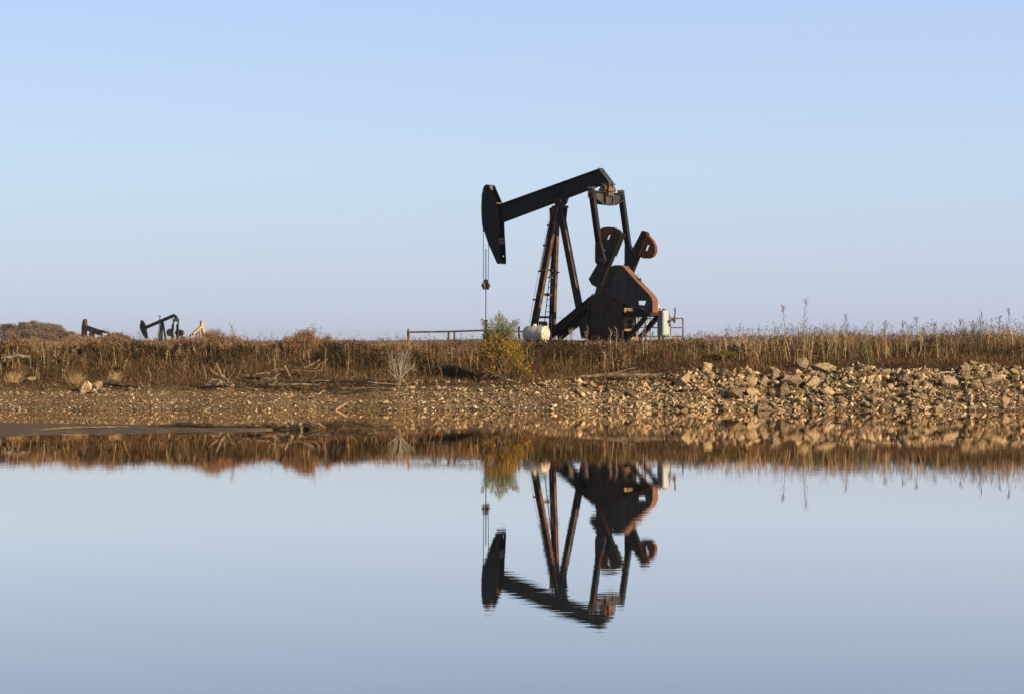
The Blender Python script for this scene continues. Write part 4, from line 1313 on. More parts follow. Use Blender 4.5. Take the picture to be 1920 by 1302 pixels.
# ---------------------------------------------------------------- stones
def hull_rock(seed, npts=16, flat=.75, detail=2, disp=.06):
    rs = np.random.default_rng(seed)
    p = rs.normal(size=(npts, 3)); p /= np.linalg.norm(p, axis=1)[:, None]
    p *= rs.uniform(.75, 1.1, (npts, 1)); p[:, 2] *= flat; p[:, 1] *= rs.uniform(.7, 1)
    bm = bmesh.new()
    vs = [bm.verts.new(q) for q in p]
    r_ = bmesh.ops.convex_hull(bm, input=vs)
    bmesh.ops.delete(bm, geom=[v for v in bm.verts if not v.link_faces], context='VERTS')
    if detail:
        bmesh.ops.subdivide_edges(bm, edges=bm.edges, cuts=detail, use_grid_fill=True)
        bmesh.ops.triangulate(bm, faces=bm.faces)
        ph = rs.uniform(0, 6, 3)
        for v in bm.verts:
            c_ = v.co
            q = math.sin(c_.x * 5 + ph[0]) * math.sin(c_.y * 6 + ph[1]) + .6 * math.sin(c_.z * 11 + c_.x * 9 + ph[2])
            pit = math.sin(c_.x * 17 + ph[1] + 2 * c_.z) * math.sin(c_.y * 19 + ph[2]) * math.sin(c_.z * 21 + ph[0])
            v.co = c_ * (1 + disp * q + disp * .9 * rs.normal() - disp * 1.6 * max(0, pit))
    bmesh.ops.recalc_face_normals(bm, faces=bm.faces)
    return bm


rock_meshes = []
for i in range(14):
    bm = hull_rock(100 + i, 11 + i % 3, .8, 2, .05)
    me = bpy.data.meshes.new('rock'); bm.to_mesh(me); bm.free(); me.materials.append(M['rock']); rock_meshes.append(me)


def ground_hit(px, py):
    """point of the bank that the pixel looks at"""
    for Y in np.arange(70, 96, .02):
        p = at(px, py, Y)
        if p.z <= float(zg(p.x, Y)): return p
    return at(px, py, 84)


BO = [(1279.7, 714, 27, 28, 'tall blocky tan boulder at the left end of the riprap by the pale log'),
      (1375.8, 738, 35, 25, 'broad tan boulder with a dark hollow on its left, low in the riprap'),
      (1412, 735, 24, 20, 'pointed tan boulder between the broad low boulder and the white ones'),
      (1412, 714.7, 25, 16, 'wide tan boulder beside the upright leaning slab'),
      (1432, 716, 17, 20, 'leaning tan slab with deep shadow on its left'),
      (1453, 701, 20, 22, 'pale upright boulder on top of the riprap heap'),
      (1469.5, 733, 28, 28, 'large rough tan boulder right of the pointed one'),
      (1324, 690, 22, 18, 'grey boulder half hidden in the weeds above the riprap'),
      (1486, 715, 36, 18, 'long pale boulder with sunlit top'),
      (1521, 719, 36, 21, 'wide overhanging tan boulder with black shadow beneath'),
      (1548, 688, 46, 17, 'long grey slab lying in the weeds on top of the riprap'),
      (1506, 683, 26, 19, 'grey pitted boulder beside the long grey slab'),
      (1553, 735, 22, 24, 'rough tan boulder right of the overhanging one'),
      (1619, 729, 18, 16, 'round pale boulder alone in the middle of the riprap'),
      (1644.6, 714, 15, 14, 'small squarish tan boulder above the round pale one'),
      (1693.6, 708, 21, 19, 'pale chunky boulder at the riprap top, left of the bleached branch'),
      (1726.6, 707, 18, 15, 'smaller tan boulder beside the chunky pale one'),
      (1778, 717, 46, 20, 'biggest long tan boulder below the bleached branch'),
      (1812, 709, 22, 17, 'angular pale boulder right of the biggest long one'),
      (1835, 702, 30, 14, 'flat pale slab on the riprap top near the right edge'),
      (1866, 712, 48, 16, 'long flat boulder near the right edge of the view'),
      (1719, 755, 21, 16, 'smooth tan boulder at the waterline'),
      (1732, 744, 18, 14, 'tan boulder just above the smooth waterline one'),
      (1817, 747, 15, 17, 'leaning narrow boulder low near the right edge'),
      (1902, 709, 22, 13, 'pale boulder on top at the right edge'),
      (1915, 752, 16, 15, 'tan boulder at the waterline in the right edge'),
      (164, 726, 28, 21, 'rough pale boulder at the left by the dark log'),
      (185, 724, 22, 17, 'tan boulder touching the dark log at the left'),
      (61, 711, 20, 8, 'flat tan rock at the foot of the left bank'),
      (155, 732, 13, 11, 'small rough rock leaning against the left side of the rough pale boulder'),
      (177, 733, 11, 8, 'small pale rock in front of the gap between the two left boulders'),
      (193, 731, 10, 7, 'small rock right of the left boulders, below the dark log'),
      (245, 729, 11, 7, 'pale rock beside the thin end of the dark log at the left')]
used = []
for i, (px, py, wp_, hp_, lab) in enumerate(BO):
    p = ground_hit(px, py + hp_ * .3)
    s_ = F / p.y
    bm = hull_rock(500 + i, 13 + i % 4, 1.0, 4, .05)
    zs = [v.co.z for v in bm.verts]; xs_ = [v.co.x for v in bm.verts]
    kx = 1.05 * wp_ / s_ / (max(xs_) - min(xs_)); kz = hp_ * 1.2 / s_ / (max(zs) - min(zs))
    for v in bm.verts: v.co = Vector((v.co.x * kx, v.co.y * (kx + kz) / 2, v.co.z * kz))
    me = bpy.data.meshes.new('boulder'); bm.to_mesh(me); bm.free(); me.materials.append(M['rock'])
    o = bpy.data.objects.new('boulder', me); col.objects.link(o)
    q = at(px, py, p.y - .05)
    o.location = q; o.rotation_euler = (random.uniform(-.15, .15), random.uniform(-.12, .12), random.uniform(-.5, .5))
    tag(o, lab, 'boulder', 'large boulders on the bank')
    used.append((q.x, q.y, wp_ / s_ / 2))

# riprap: the largest stones one by one, the rest as rubble
cand = []
tries = 0
while len(cand) < 5200 and tries < 90000:
    tries += 1
    x = random.uniform(.2, 24.5) if random.random() < .84 else random.uniform(-6, 4)
    y = random.uniform(76.3, 82.6)
    dens = min(1, max(.22, (x - .5) / 6)) * (.35 + .65 * (math.sin(x * 1.7 + y) * math.sin(y * 2.3 - x * .8) > -.25))
    if random.random() > dens: continue
    if y > 81.2 + .6 * math.sin(x) + .4 * math.sin(x * 2.7) + (0.2 if x > 8 else -1.0): continue
    sz = min(.29, .052 * random.random() ** -.5) * (.55 + .45 * min(1, max(0, (x - 1) / 8)))
    if any((x - a) ** 2 + (y - b_) ** 2 * .6 < (r_ + sz * .5) ** 2 for a, b_, r_ in used): continue
    cand.append((sz, x, y))
cand.sort(reverse=True)
for i, (sz, x, y) in enumerate(cand[:262]):
    o = bpy.data.objects.new('rock', rock_meshes[i % 14]); col.objects.link(o)
    z = float(zg(x, y)) + sz * random.uniform(-.1, .4)
    o.location = (x, y, z)
    o.scale = (sz * random.uniform(.8, 1.25), sz * random.uniform(.8, 1.1), sz * random.uniform(.5, .9))
    o.rotation_euler = (random.uniform(-.5, .5), random.uniform(-.5, .5), random.uniform(0, 6.28))
    if x > 2.4: tag(o, 'angular tan limestone rock loose in the riprap heap on the right bank', 'rock', 'riprap rocks on the right bank')
    else: tag(o, 'loose tan stone on the gravel between the white dead shrub and the riprap heap', 'rock', 'stones on the gravel shore')


def stone_cloud(name, x, y, z, sz, cols, wts, shapes=10, npts=9, flat=.7):
    vs = []; fs = []; cs = []; n0 = 0
    protos = []
    for i in range(shapes):
        bm = hull_rock(900 + i + npts * 17, npts, flat, 0)
        bmesh.ops.triangulate(bm, faces=bm.faces)
        bm.verts.index_update()
        protos.append((np.array([v.co for v in bm.verts]), np.array([[v.index for v in f.verts] for f in bm.faces])))
        bm.free()
    which = rng.integers(0, shapes, len(x))
    colr = pal(cols, wts, len(x), .25)
    for i in range(shapes):
        k = np.where(which == i)[0]; n = len(k)
        P, T = protos[i]
        a = rng.uniform(0, 2 * np.pi, n); ca, sa = np.cos(a), np.sin(a)
        til = rng.normal(size=(n, 2)) * .35
        sc = sz[k][:, None] * rng.uniform(.7, 1.25, (n, 3))
        Q = P[None] * sc[:, None, :]
        Q = np.stack([Q[..., 0] * ca[:, None] - Q[..., 1] * sa[:, None], Q[..., 0] * sa[:, None] + Q[..., 1] * ca[:, None], Q[..., 2] + Q[..., 0] * til[:, :1] + Q[..., 1] * til[:, 1:]], 2)
        Q += np.stack([x[k], y[k], z[k]], 1)[:, None, :]
        vs.append(Q.reshape(-1, 3)); fs.append(((np.arange(n) * len(P))[:, None, None] + T[None] + n0).reshape(-1, 3)); cs.append(np.repeat(colr[k], len(P), 0)); n0 += n * len(P)
    return np_mesh(name, np.concatenate(vs), np.concatenate(fs), M['stones'], np.concatenate(cs))


rest = np.array(cand[262:])
STC = [(.44, .315, .19), (.55, .41, .26), (.27, .18, .105), (.12, .075, .043), (.62, .49, .33)]
o = stone_cloud('riprap_rubble', rest[:, 1], rest[:, 2], zg(rest[:, 1], rest[:, 2]) + rest[:, 0] * .3, rest[:, 0], STC, [3, 2.2, 2.2, 1.6, .7], 18, 10, .75)
tag(o, kind='stuff')
# shingle
x, y = scatter(150000, -27, 27, 75.9, 81.6)
up_ = np.where(x > 4, 81.2, 79.9) + .5 * wob(x * .6, x * .3, 8)
wash = .62 + .38 * np.sin(zg(x, y) * 26 + .6 * np.sin(x * .5))
pr = np.where(y < up_, .95, .10) * (.4 + .6 * clump(x * 1.3, y * 1.3, 31)) * wash * np.where(x < -6, .85, 1)
k = rng.uniform(size=len(x)) < pr
x, y = x[k], y[k]
sz = rng.choice([.018, .024, .03, .04, .055, .085, .13], len(x), p=[.26, .28, .22, .145, .062, .026, .007]) * np.where(x < -5, .85, 1.1)
o = stone_cloud('gravel', x, y, zg(x, y) + sz * .25, sz, [(.40, .29, .175), (.52, .395, .25), (.24, .16, .092), (.12, .08, .046), (.64, .53, .385)], [3, 2, 2.6, 2.2, .7], 10, 8, .6)
tag(o, kind='stuff')

# ---------------------------------------------------------------- driftwood
def wood(name, label, cat, main, mat, twigs=(), group='driftwood on the shore', n=11, rough=.22, seed=1, bmat=None):
    """main: list of (px,py,Y,r); twigs: lists of the same"""
    def mk(pl):
        pts = [at(a, b_, c_) for a, b_, c_, r_ in pl]; rs_ = [r_ for *_, r_ in pl]
        # finer, slightly crooked
        P = []; Rr = []
        rs2 = random.Random(seed)
        for i in range(len(pts) - 1):
            k_ = 4
            for j in range(k_):
                t = j / k_
                q = pts[i].lerp(pts[i + 1], t); rr2 = rs_[i] * (1 - t) + rs_[i + 1] * t
                if not (i == 0 and j == 0): q = q + Vector((rs2.uniform(-1, 1), rs2.uniform(-1, 1), rs2.uniform(-1, 1))) * rr2 * .3
                P.append(q); Rr.append(rr2 * rs2.uniform(.88, 1.1))
        P.append(pts[-1]); Rr.append(rs_[-1])
        return P, Rr
    root = empty(name, at(*main[0][:3]))
    base = root.location.copy()
    m = MB(); P, Rr = mk(main); m.tube([p - base for p in P], Rr, n, rough, seed)
    m.build('trunk', mat, root, True)
    for i, tw in enumerate(twigs):
        m = MB(); P, Rr = mk(tw); m.tube([p - base for p in P], Rr, 6, rough, seed + i)
        m.build('branch', bmat or mat, root, True)
    tag(root, label, cat, group)
    return root


D = 80.2
wood('driftwood_stump', 'upturned grey root stump with upright prongs at the left end of the driftwood', 'driftwood',
     [(386, 722, D, .07), (410, 717, D, .12), (432, 721, D, .09), (440, 723, D, .03)], M['drift'],
     [[(424, 716, D, .06), (414, 700, D, .05), (406, 682, D, .035), (405, 681, D, .02)], [(428, 718, D - .1, .05), (421, 706, D, .02), (420, 690, D, .012)], [(427, 714, D, .03), (436, 700, D, .02), (442, 690, D, .01)],
      [(408, 704, D, .035), (399, 697, D, .03), (393, 691, D, .015)], [(414, 712, D - .2, .04), (398, 712, D - .3, .035), (384, 722, D - .3, .02)], [(430, 716, D + .1, .03), (445, 707, D, .025), (449, 697, D, .02)],
      [(405, 722, D - .3, .04), (420, 718, D - .3, .05), (437, 719, D - .4, .03)]])
wood('driftwood_log', 'short thick dark log with a sawn end beside the root stump', 'driftwood', [(452, 706, D + .5, .085), (470, 706.5, D + .5, .10), (489, 707, D + .4, .10), (489.5, 707, D + .4, .085)], M['driftdark'],
     [[(456, 708, D + .3, .05), (449, 702, D + .3, .04), (446, 694, D + .2, .02)], [(440, 712, D + .3, .04), (455, 713, D + .3, .03), (470, 719, D, .02)]], seed=3)
wood('driftwood_branch', 'tangled pile of broken branches with one pale upright stub right of the thick log', 'driftwood',
     [(480, 720, D, .05), (505, 716, D, .06), (530, 712, D, .05), (545, 702, D + .3, .03)], M['driftdark'],
     [[(543, 706, D, .05), (538, 694, D, .045), (534, 686, D, .04)], [(478, 703, D + .5, .035), (500, 699, D + .5, .04), (515, 704, D + .4, .02)], [(506, 697, D + .6, .03), (520, 692, D + .6, .035), (538, 694, D + .5, .02)],
      [(498, 718, D, .03), (515, 706, D, .025), (526, 700, D, .015)], [(512, 720, D - .1, .04), (525, 710, D, .03), (540, 716, D, .02)], [(492, 710, D + .2, .03), (520, 712, D + .2, .05), (548, 716, D + .1, .03)], [(505, 720, D, .03), (522, 702, D + .2, .03), (530, 689, D + .3, .01)]], seed=5, bmat=M['drift'])
wood('fallen_trunk', 'long dark fallen trunk lying along the shore left of the white dead shrub', 'driftwood',
     [(535, 714, D, .06), (580, 714, D, .085), (620, 712, D, .09), (660, 714, D - .05, .085), (690, 712, D - .1, .07), (705, 716, D - .2, .05)], M['driftdark'],
     [[(655, 712, D, .03), (664, 706, D, .025), (671, 698, D, .012)], [(625, 712, D, .02), (632, 704, D, .014), (634, 700, D, .01)], [(628, 714, D - .1, .02), (632, 721, D - .3, .018), (639, 725, D - .4, .012)], [(700, 714, D, .018), (706, 700, D, .016), (713, 692, D, .012), (723, 693, D, .007)],
      [(620, 714, D - .1, .03), (600, 713, D - .2, .02), (585, 716, D - .2, .012)], [(690, 713, D, .03), (684, 705, D, .03), (683, 700, D, .012)], [(505, 722, D - .2, .04), (560, 720, D - .25, .05), (600, 722, D - .3, .03)]], seed=7, bmat=M['drift'])
wood('driftwood_branch', 'pale thin branch running right along the ground to the foot of the white dead shrub', 'driftwood',
     [(690, 716, D - .4, .03), (715, 719, D - .4, .035), (740, 721, D - .5, .035), (758, 722, D - .5, .03)], M['drift'],
     [[(752, 722, D - .5, .03), (758, 721, D - .6, .028), (763, 719, D - .6, .012)], [(712, 719, D - .4, .02), (704, 721, D - .5, .015), (694, 722, D - .5, .01)], [(746, 722, D - .5, .03), (752, 730, D - .9, .03), (756, 737, D - 1.0, .02)], [(640, 728, D - .8, .02), (690, 727, D - .8, .03), (740, 729, D - .9, .02)]], seed=9)
wood('driftwood_branch', 'forked pale branch lying up in the grass above the fallen trunk', 'driftwood',
     [(570, 690, D + 2.6, .04), (585, 683, D + 2.6, .05), (600, 675, D + 2.6, .035)], M['drift'],
     [[(596, 684, D + 2.5, .05), (606, 679, D + 2.5, .05), (615, 674, D + 2.5, .02)], [(572, 690, D + 2.4, .03), (590, 692, D + 2.3, .03), (600, 686, D + 2.4, .02)], [(571, 688, D + 2.6, .02), (562, 672, D + 2.8, .01)], [(548, 694, D + 2, .02), (590, 696, D + 2, .025), (615, 694, D + 2, .01)]], seed=11)
wood('driftwood_log', 'pale weathered log lying in the bushes at the left edge', 'driftwood', [(8, 672, D + 3.6, .08), (24, 669, D + 3.6, .085), (40, 668, D + 3.6, .075), (56, 670, D + 3.6, .05)], M['driftgrey'], [[(10, 674, D + 3.5, .04), (6, 679, D + 3.4, .02)]], seed=13)
wood('driftwood_log', 'dark tapering log running right from the pale boulders at the left', 'driftwood', [(190, 717, D, .10), (210, 718, D - .05, .10), (232, 722, D - .2, .075), (262, 727, D - .4, .03)], M['driftdark'],
     [[(198, 715, D, .04), (214, 713, D, .03), (222, 716, D, .015)]], seed=15)
wood('driftwood_log', 'long pale log lying at the top of the stones left of the riprap', 'driftwood', [(1090, 706, D + .9, .05), (1130, 704, D + .9, .07), (1180, 705, D + .9, .085), (1225, 704, D + .9, .095), (1242, 703, D + .9, .09)], M['drift'],
     [[(1150, 702, D + 1, .02), (1180, 692, D + 1.4, .015), (1200, 690, D + 1.5, .006)], [(1160, 701, D + 1, .015), (1205, 695, D + 1.2, .012), (1222, 701, D + 1, .005)], [(1100, 706, D + .8, .03), (1070, 708, D + .8, .02), (1050, 710, D + .8, .012)], [(1130, 703, D + 1, .015), (1170, 694, D + 1.4, .012), (1195, 688, D + 1.5, .005)]], seed=17)
wood('driftwood_branch', 'bent tan branch across the riprap between the broad and the pointed boulders', 'driftwood', [(1318, 711, D + .1, .03), (1350, 717, D, .04), (1380, 722, D - .1, .05), (1402, 727, D - .2, .04), (1440, 728, D - .2, .03)], M['drift'], [[(1255, 717, D, .03), (1265, 708, D, .025), (1272, 702, D, .012)]], seed=19)
wood('driftwood_branch', 'bleached bent branch with one leg hanging down over the right riprap', 'driftwood', [(1751, 703, D - .2, .035), (1765, 699, D - .2, .03), (1790, 697, D - .1, .03)], M['white_twig'], [[(1756, 702, D - .3, .025), (1755, 714, D - .5, .022), (1755, 728, D - .8, .016)]], seed=21)
wood('driftwood_branch', 'pale thin pole slanting down over the riprap near the right edge', 'driftwood', [(1832, 698, D, .025), (1842, 708, D - .2, .025), (1856, 722, D - .6, .018)], M['drift'], [[(1836, 700, D, .02), (1826, 697, D, .012)]], seed=23)
wood('driftwood_branch', 'long thin curved stick in the weeds above the middle riprap', 'driftwood', [(1600, 686, D + 1.6, .012), (1640, 686, D + 1.5, .014), (1660, 692, D + 1.2, .012), (1675, 697, D + 1.0, .006)], M['drift'], [[(1632, 678, D + 1.8, .006), (1655, 687, D + 1.4, .01), (1668, 695, D + 1.1, .008)]], seed=25)
wood('driftwood_branch', 'small forked branch lying on the gravel left of centre', 'driftwood', [(585, 739, 78.6, .03), (597, 739, 78.6, .035), (610, 731, 78.8, .02)], M['drift'], [[(595, 740, 78.5, .02), (605, 742, 78.4, .012)]], seed=27)
# thin broken twigs littering the drift line
tw = MB(); rs = random.Random(5)
for q in range(230):
    px = rs.choice((rs.uniform(380, 780), rs.uniform(380, 780), rs.uniform(0, 1000), rs.uniform(1050, 1900)))
    Y = rs.gauss(80.4, .55) if px < 1000 else rs.gauss(81.4, .6)
    x = (px - CX) / F * Y; a = rs.uniform(-.5, .5) + rs.choice((0, math.pi)); l_ = rs.uniform(.2, .9); z = float(zg(x, Y)) + .02
    up_ = rs.uniform(0, .06) + (rs.random() < .22) * rs.uniform(.05, .5)
    p0 = Vector((x, Y, z)); p2 = p0 + Vector((math.cos(a) * l_, math.sin(a) * l_ * .6, up_)); p1 = (p0 + p2) / 2 + Vector((0, 0, rs.uniform(-.01, .08)))
    tw.tube([p0, p1, p2], [rs.uniform(.012, .026), .012, .005], 5)
o = tw.build('twig_litter', M['driftdark']); tag(o, kind='stuff')
tw = MB()
for q in range(110):
    px = rs.uniform(390, 770); Y = rs.gauss(80.5, .4)
    x = (px - CX) / F * Y; a = rs.uniform(-.7, .7) + rs.choice((0, math.pi)); l_ = rs.uniform(.15, .6); z = float(zg(x, Y)) + .04
    p0 = Vector((x, Y, z)); p2 = p0 + Vector((math.cos(a) * l_, math.sin(a) * l_ * .6, rs.uniform(0, .1) + (rs.random() < .3) * rs.uniform(.05, .4))); p1 = (p0 + p2) / 2 + Vector((0, 0, rs.uniform(-.01, .09)))
    tw.tube([p0, p1, p2], [rs.uniform(.010, .022), .010, .004], 5)
o = tw.build('pale_sticks', M['drift']); tag(o, kind='stuff')

# plank leaning on the gravel
pk0, pk1 = at(628, 768, 77.0), at(648, 755.5, 77.3)
m = MB(); m.bar(Vector((0, 0, 0)), pk1 - pk0, (0, 1, .3), .16, .07); o = m.build('plank', M['plank'], None); o.location = pk0; tag(o, 'short brown plank tilted up from the gravel at the waterline', 'plank')
# thin orange stick on waterline
m = MB(); a0 = at(1072, 771.5, 76.6); a1 = at(1090, 771, 76.6); m.tube([Vector((0, 0, .04)), a1 - a0 + Vector((0, 0, .04))], .018, 6); o = m.build('stick', M['plank']); o.location = a0; tag(o, 'thin orange brown stick lying on the waterline below the pump', 'stick')

# drowned log on the mud bar
wood('drowned_log', 'long dark waterlogged log with a horned root end lying off the mud bar', 'driftwood',
     [(276, 800, 60.6, .02), (320, 798.5, 60.6, .045), (345, 797, 60.6, .065), (375, 799, 60.5, .06), (430, 801.5, 60.4, .05), (490, 802, 60.2, .055), (535, 800.5, 60, .07), (560, 801, 60, .08), (585, 806, 59.8, .035)], M['driftdark'],
     [[(549, 800, 60, .07), (546, 788, 60, .045), (543.5, 779, 60, .02)], [(552, 797, 60, .05), (570, 794, 60, .05), (590, 801, 59.6, .03), (606, 805, 59.4, .012)], [(548, 800, 59.8, .05), (562, 797, 59.6, .05), (566, 806, 59.4, .04)], [(540, 800, 59.9, .05), (530, 797, 60, .04), (520, 800, 60, .02)],
      [(318, 797, 60.6, .03), (316, 786, 60.6, .02), (304, 778, 60.8, .012), (298, 773, 60.8, .008)]], seed=31, bmat=M['drift'])
wood('driftwood_branch', 'pale peeled branch lying on the mud bar', 'driftwood', [(72, 808, 58.6, .03), (100, 805, 58.8, .035), (135, 802.5, 59, .03), (160, 802, 59.4, .02), (240, 801, 59.8, .015)], M['drift'],
     [[(95, 806, 58.7, .02), (115, 802, 59, .015), (125, 801, 59, .01)], [(160, 803, 59.4, .015), (200, 801, 59.8, .02), (245, 802, 59.6, .01)]], seed=33)
wood('driftwood_branch', 'small curled branch standing in the water behind the mud bar', 'driftwood', [(166, 798, 62.8, .03), (162, 790, 62.8, .035), (161, 782, 62.8, .03), (165, 776, 62.8, .012)], M['drift'],
     [[(170, 798, 62.6, .02), (177, 790, 62.6, .025), (186, 790, 62.6, .02), (190, 796, 62.6, .012)]], seed=35)

# white dead shrub
sh = at(748, 718, 79.8)
ds = empty('dead_shrub', (sh.x, sh.y, float(zg(sh.x, sh.y))))
tag(ds, 'bleached white leafless shrub fanning up from the gravel', 'shrub')
m = MB(); z0 = sh.z - ds.location.z
m.tube([(0, 0, -.05), (.01, 0, z0 + .1), (.02, 0, z0 + .3)], [.085, .06, .07], 9, .3, 3); m.tube([(-.1, 0, 0), (.0, -.05, .2)], [.05, .04], 6)
m.build('trunk', M['drift'], ds, True)
m = MB(); rs = random.Random(12)
def fork(p, ang, ln_, r_, depth):
    q = p + Vector((math.sin(ang) * ln_, rs.uniform(-.12, .12) * ln_ * 2, math.cos(ang) * ln_))
    mid = (p + q) / 2 + Vector((rs.uniform(-.02, .02), 0, rs.uniform(-.01, .03)))
    m.tube([p, mid, q], [r_, r_ * .85, r_ * .65], 5)
    if depth:
        for k_ in range(rs.choice((2, 2, 3))):
            fork(q if rs.random() < .7 else mid, ang * .85 + rs.uniform(-.38, .38), ln_ * rs.uniform(.6, .9), r_ * .62, depth - 1)
for k_ in range(13):
    a = rs.uniform(-.95, .9) if k_ > 3 else (-.7, -.25, .2, .65)[k_]
    fork(Vector((.02 + a * .06, rs.uniform(-.05, .05), z0 + rs.uniform(.1, .26))), a, rs.uniform(.26, .5) * (1.0 if abs(a) < .6 else .8), rs.uniform(.007, .013), 3)
m.build('branches', M['white_twig'], ds)

# tan rock right of the cabinet
q = at(1271, 640, 90.6)
bm = hull_rock(77, 16, .6, 3, .04); me = bpy.data.meshes.new('rock')
for v in bm.verts: v.co = v.co * .42
bm.to_mesh(me); bm.free(); me.materials.append(M['rock'])
o = bpy.data.objects.new('boulder', me); col.objects.link(o); o.location = (q.x, q.y, q.z - .05)
tag(o, 'pale rounded boulder in the weeds right under the control cabinet', 'boulder', 'large boulders on the bank')

# ---------------------------------------------------------------- far trees
def tree(px, ytop, Y, wpx, cols, wts, label, group, nleaf=2600):
    p = at(px, ytop, Y); g = float(zg(p.x, Y)); H_ = p.z - g; rad = wpx / F * Y / 2
    root = empty('tree', (p.x, Y, g))
    rs = random.Random(int(px * 7 + ytop))
    m = MB()
    m.tube([(0, 0, -.2), (rs.uniform(-.2, .2), 0, H_ * .45), (rs.uniform(-.4, .4), 0, H_ * .85)], [.28, .2, .06], 7)
    V = Veg()
    nc = 16
    for k_ in range(nc):
        a = rs.uniform(0, 6.28); r_ = rad * math.sqrt(rs.random()) * .8; zc = H_ * rs.uniform(.35, .93)
        r_ *= math.sqrt(max(.1, 1 - ((zc / H_ - .5) / .52) ** 2))
        c_ = np.array([math.cos(a) * r_, math.sin(a) * r_, zc])
        m.tube([(0, 0, H_ * .3 + .2 * zc), tuple(c_)], [.1, .03], 5)
        nl = nleaf // nc
        P = c_ + rng.normal(size=(nl, 3)) * np.array([rad * .24, rad * .24, H_ * .09])
        P[:, 2] = np.minimum(P[:, 2], H_ * 1.0 + rng.normal(size=nl) * .08)
        V.quads(P, rng.uniform(.14, .4, nl), rng.uniform(.08, .22, nl), pal(cols, wts, nl, .3) * rs.uniform(.8, 1.2))
    m.build('trunk', M['bark'], root); V.build('crown', M['leaf'], root)
    tag(root, label, 'tree', group)


AUT = [(.27, .185, .12), (.31, .22, .165), (.21, .16, .10), (.34, .24, .175), (.19, .16, .09)]
GRN = [(.26, .22, .11), (.3, .24, .13), (.23, .19, .11)]
k_ = 0
tl_ = [(-12, 609, 22, 0), (6, 608.5, 28, 0), (24, 608, 30, 0), (43, 605, 28, 1), (60, 602.5, 30, 1), (76, 605, 26, 1), (92, 607, 28, 1), (106, 609, 28, 1), (14, 622, 34, 0), (50, 620, 36, 0), (84, 622, 34, 0), (114, 616, 28, 0), (128, 622, 28, 0),
       (142, 627, 26, 0), (30, 630, 36, 0), (70, 632, 36, 0), (105, 634, 34, 0), (206, 628, 22, 0), (150, 633, 26, 0), (164, 636, 24, 0), (180, 635, 24, 0), (254, 640, 18, 0), (268, 642, 20, 0), (140, 637, 30, 0), (212, 634, 30, 0), (235, 634, 24, 2), (219, 625, 26, 2), (232, 629, 22, 0), (243, 637, 16, 0), (196, 634, 18, 0)]
LBL = {0: 'brown autumn tree on the wooded rise at the far left', 1: 'olive green round tree topping the wooded rise at the far left', 2: 'yellow olive tree behind the tail of the far red brown pumpjack'}
for px, yt, wpx, kind in tl_:
    lab = LBL[kind]
    if kind == 0 and px > 190: lab = 'small brown tree in the clump between the red and black far pumpjacks'
    elif kind == 0 and px > 136: lab = 'low brown tree at the foot of the rise behind the far red brown pumpjack'
    tree(px, yt, 370 + (yt < 618) * 50 + random.uniform(-12, 12), wpx, AUT if kind == 0 else (GRN if kind == 1 else [(.36, .3, .11), (.3, .25, .11), (.3, .21, .13)]), [1, 1.2, 1, .8, .6][:5 if kind == 0 else 3], lab, 'trees on the far left rise')

# far-off woods along the horizon
V = Veg()
n = 16000
x = rng.uniform(-700, 700, n); y = rng.uniform(1350, 1750, n)
px = CX + x / y * F
top = np.interp(px, [-400, 0, 450, 560, 620, 700, 780, 850, 900, 960, 1000, 1050, 1280, 1340, 1450, 1600, 1750, 1920, 2500], [638, 638, 641, 641, 639.5, 640, 638.5, 637, 636.5, 636.5, 638, 639, 637, 631.5, 629, 627.5, 627, 626, 626])
hz = (YH - top) / F * y + .25
hz = np.clip(hz, .3, 9) * (.72 + .28 * np.abs(np.sin(x * .055) * np.sin(x * .021 + 1)) + .12 * np.sin(x * .4))
P = np.stack([x, y, 2.4 + hz * rng.uniform(0, 1, n) ** .6], 1)
V.quads(P, rng.uniform(1.2, 3, n), rng.uniform(.9, 1.8, n), pal([(.17, .12, .085), (.21, .15, .11), (.13, .105, .075)], [1, 1, 1], n))
o = V.build('far_woods', M['leaf']); tag(o, kind='stuff')

# ---------------------------------------------------------------- air
hm = bpy.data.materials.new('thin_haze'); hm.use_nodes = True
hn = hm.node_tree; hn.nodes.remove(hn.nodes['Principled BSDF'])
pvn = hn.nodes.new('ShaderNodeVolumePrincipled')
pvn.inputs['Color'].default_value = (.80, .86, 1.0, 1); pvn.inputs['Density'].default_value = HAZE; pvn.inputs['Anisotropy'].default_value = 0.2
hn.links.new(pvn.outputs[0], hn.nodes['Material Output'].inputs['Volume'])
m = MB(); m.box((0, 1050, 5), (5600, 3100, 18)); hz_o = m.build('haze', hm); tag(hz_o, kind='stuff')

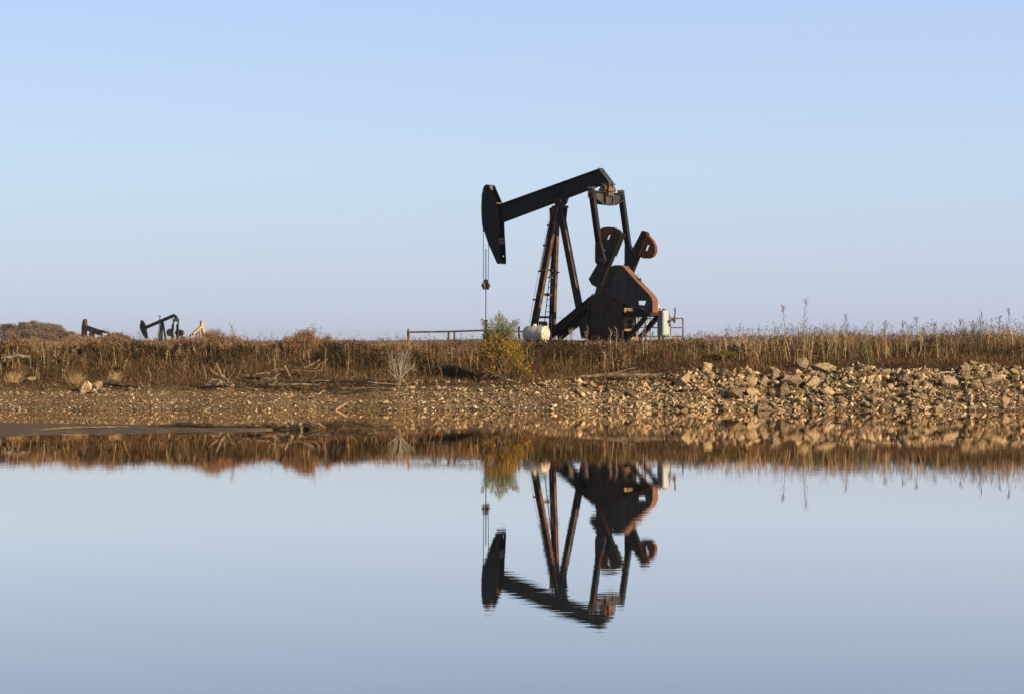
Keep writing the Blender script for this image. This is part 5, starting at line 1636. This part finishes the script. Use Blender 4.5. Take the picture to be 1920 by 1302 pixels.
# ---------------------------------------------------------------- light
SUN_EL = R(24)
sdir = Vector((0.82, -0.57, 0)).normalized() * math.cos(SUN_EL) + Vector((0, 0, math.sin(SUN_EL)))
sun = bpy.data.lights.new('sun', 'SUN'); sun.energy = 5.0; sun.angle = R(0.5); sun.color = (1.0, 0.78, 0.50)
so = bpy.data.objects.new('sun', sun); col.objects.link(so)
so.rotation_euler = (-sdir).to_track_quat('-Z', 'Y').to_euler()
so.location = (60, -30, 60)
world = bpy.data.worlds.new('World'); scene.world = world; world.use_nodes = True
nt = world.node_tree
bg = nt.nodes['Background']
sk = nt.nodes.new('ShaderNodeTexSky'); sk.sky_type = 'NISHITA'; sk.sun_disc = False
sk.sun_elevation = SUN_EL; sk.sun_rotation = math.atan2(sdir.x, sdir.y)
sk.air_density = 1.5; sk.dust_density = 0.5; sk.ozone_density = 5.0; sk.altitude = 0
# low pale haze over the horizon, thinning out towards the zenith
STR = 0.072    # strength of the sky; the haze colour is given for strength 0.1
gain = nt.nodes.new('ShaderNodeVectorMath'); gain.operation = 'MULTIPLY'; gain.inputs[1].default_value = (.196, .324, .304)
nt.links.new(sk.outputs[0], gain.inputs[0])
tc = nt.nodes.new('ShaderNodeTexCoord'); sx = nt.nodes.new('ShaderNodeSeparateXYZ')
nt.links.new(tc.outputs['Generated'], sx.inputs[0])
hr = nt.nodes.new('ShaderNodeValToRGB'); hr.color_ramp.interpolation = 'LINEAR'
el_ = hr.color_ramp.elements
el_[0].position = 0.0; el_[0].color = (.475, .492, .66, 1)
el_[1].position = .34; el_[1].color = (.012, .018, .035, 1)
for p_, c_ in ((.016, (.48, .50, .68)), (.047, (.489, .525, .707)), (.085, (.496, .556, .752)), (.127, (.465, .537, .772)), (.168, (.429, .516, .793)), (.21, (.30, .38, .62))):
    x_ = el_.new(p_); x_.color = (*c_, 1)
nt.links.new(sx.outputs['Z'], hr.inputs[0])
hz_ = nt.nodes.new('ShaderNodeVectorMath'); hz_.operation = 'SCALE'; hz_.inputs['Scale'].default_value = 10.0
nt.links.new(hr.outputs[0], hz_.inputs[0])
ad = nt.nodes.new('ShaderNodeVectorMath'); ad.operation = 'ADD'
nt.links.new(gain.outputs[0], ad.inputs[0]); nt.links.new(hz_.outputs[0], ad.inputs[1])
nt.links.new(ad.outputs[0], bg.inputs['Color'])
bg.inputs['Strength'].default_value = STR

scene.view_settings.view_transform = 'Standard'
scene.view_settings.look = 'None'
scene.view_settings.exposure = 0.474
scene.view_settings.gamma = 1.0
scene.view_settings.use_curve_mapping = False
scene.cycles.max_bounces = 6
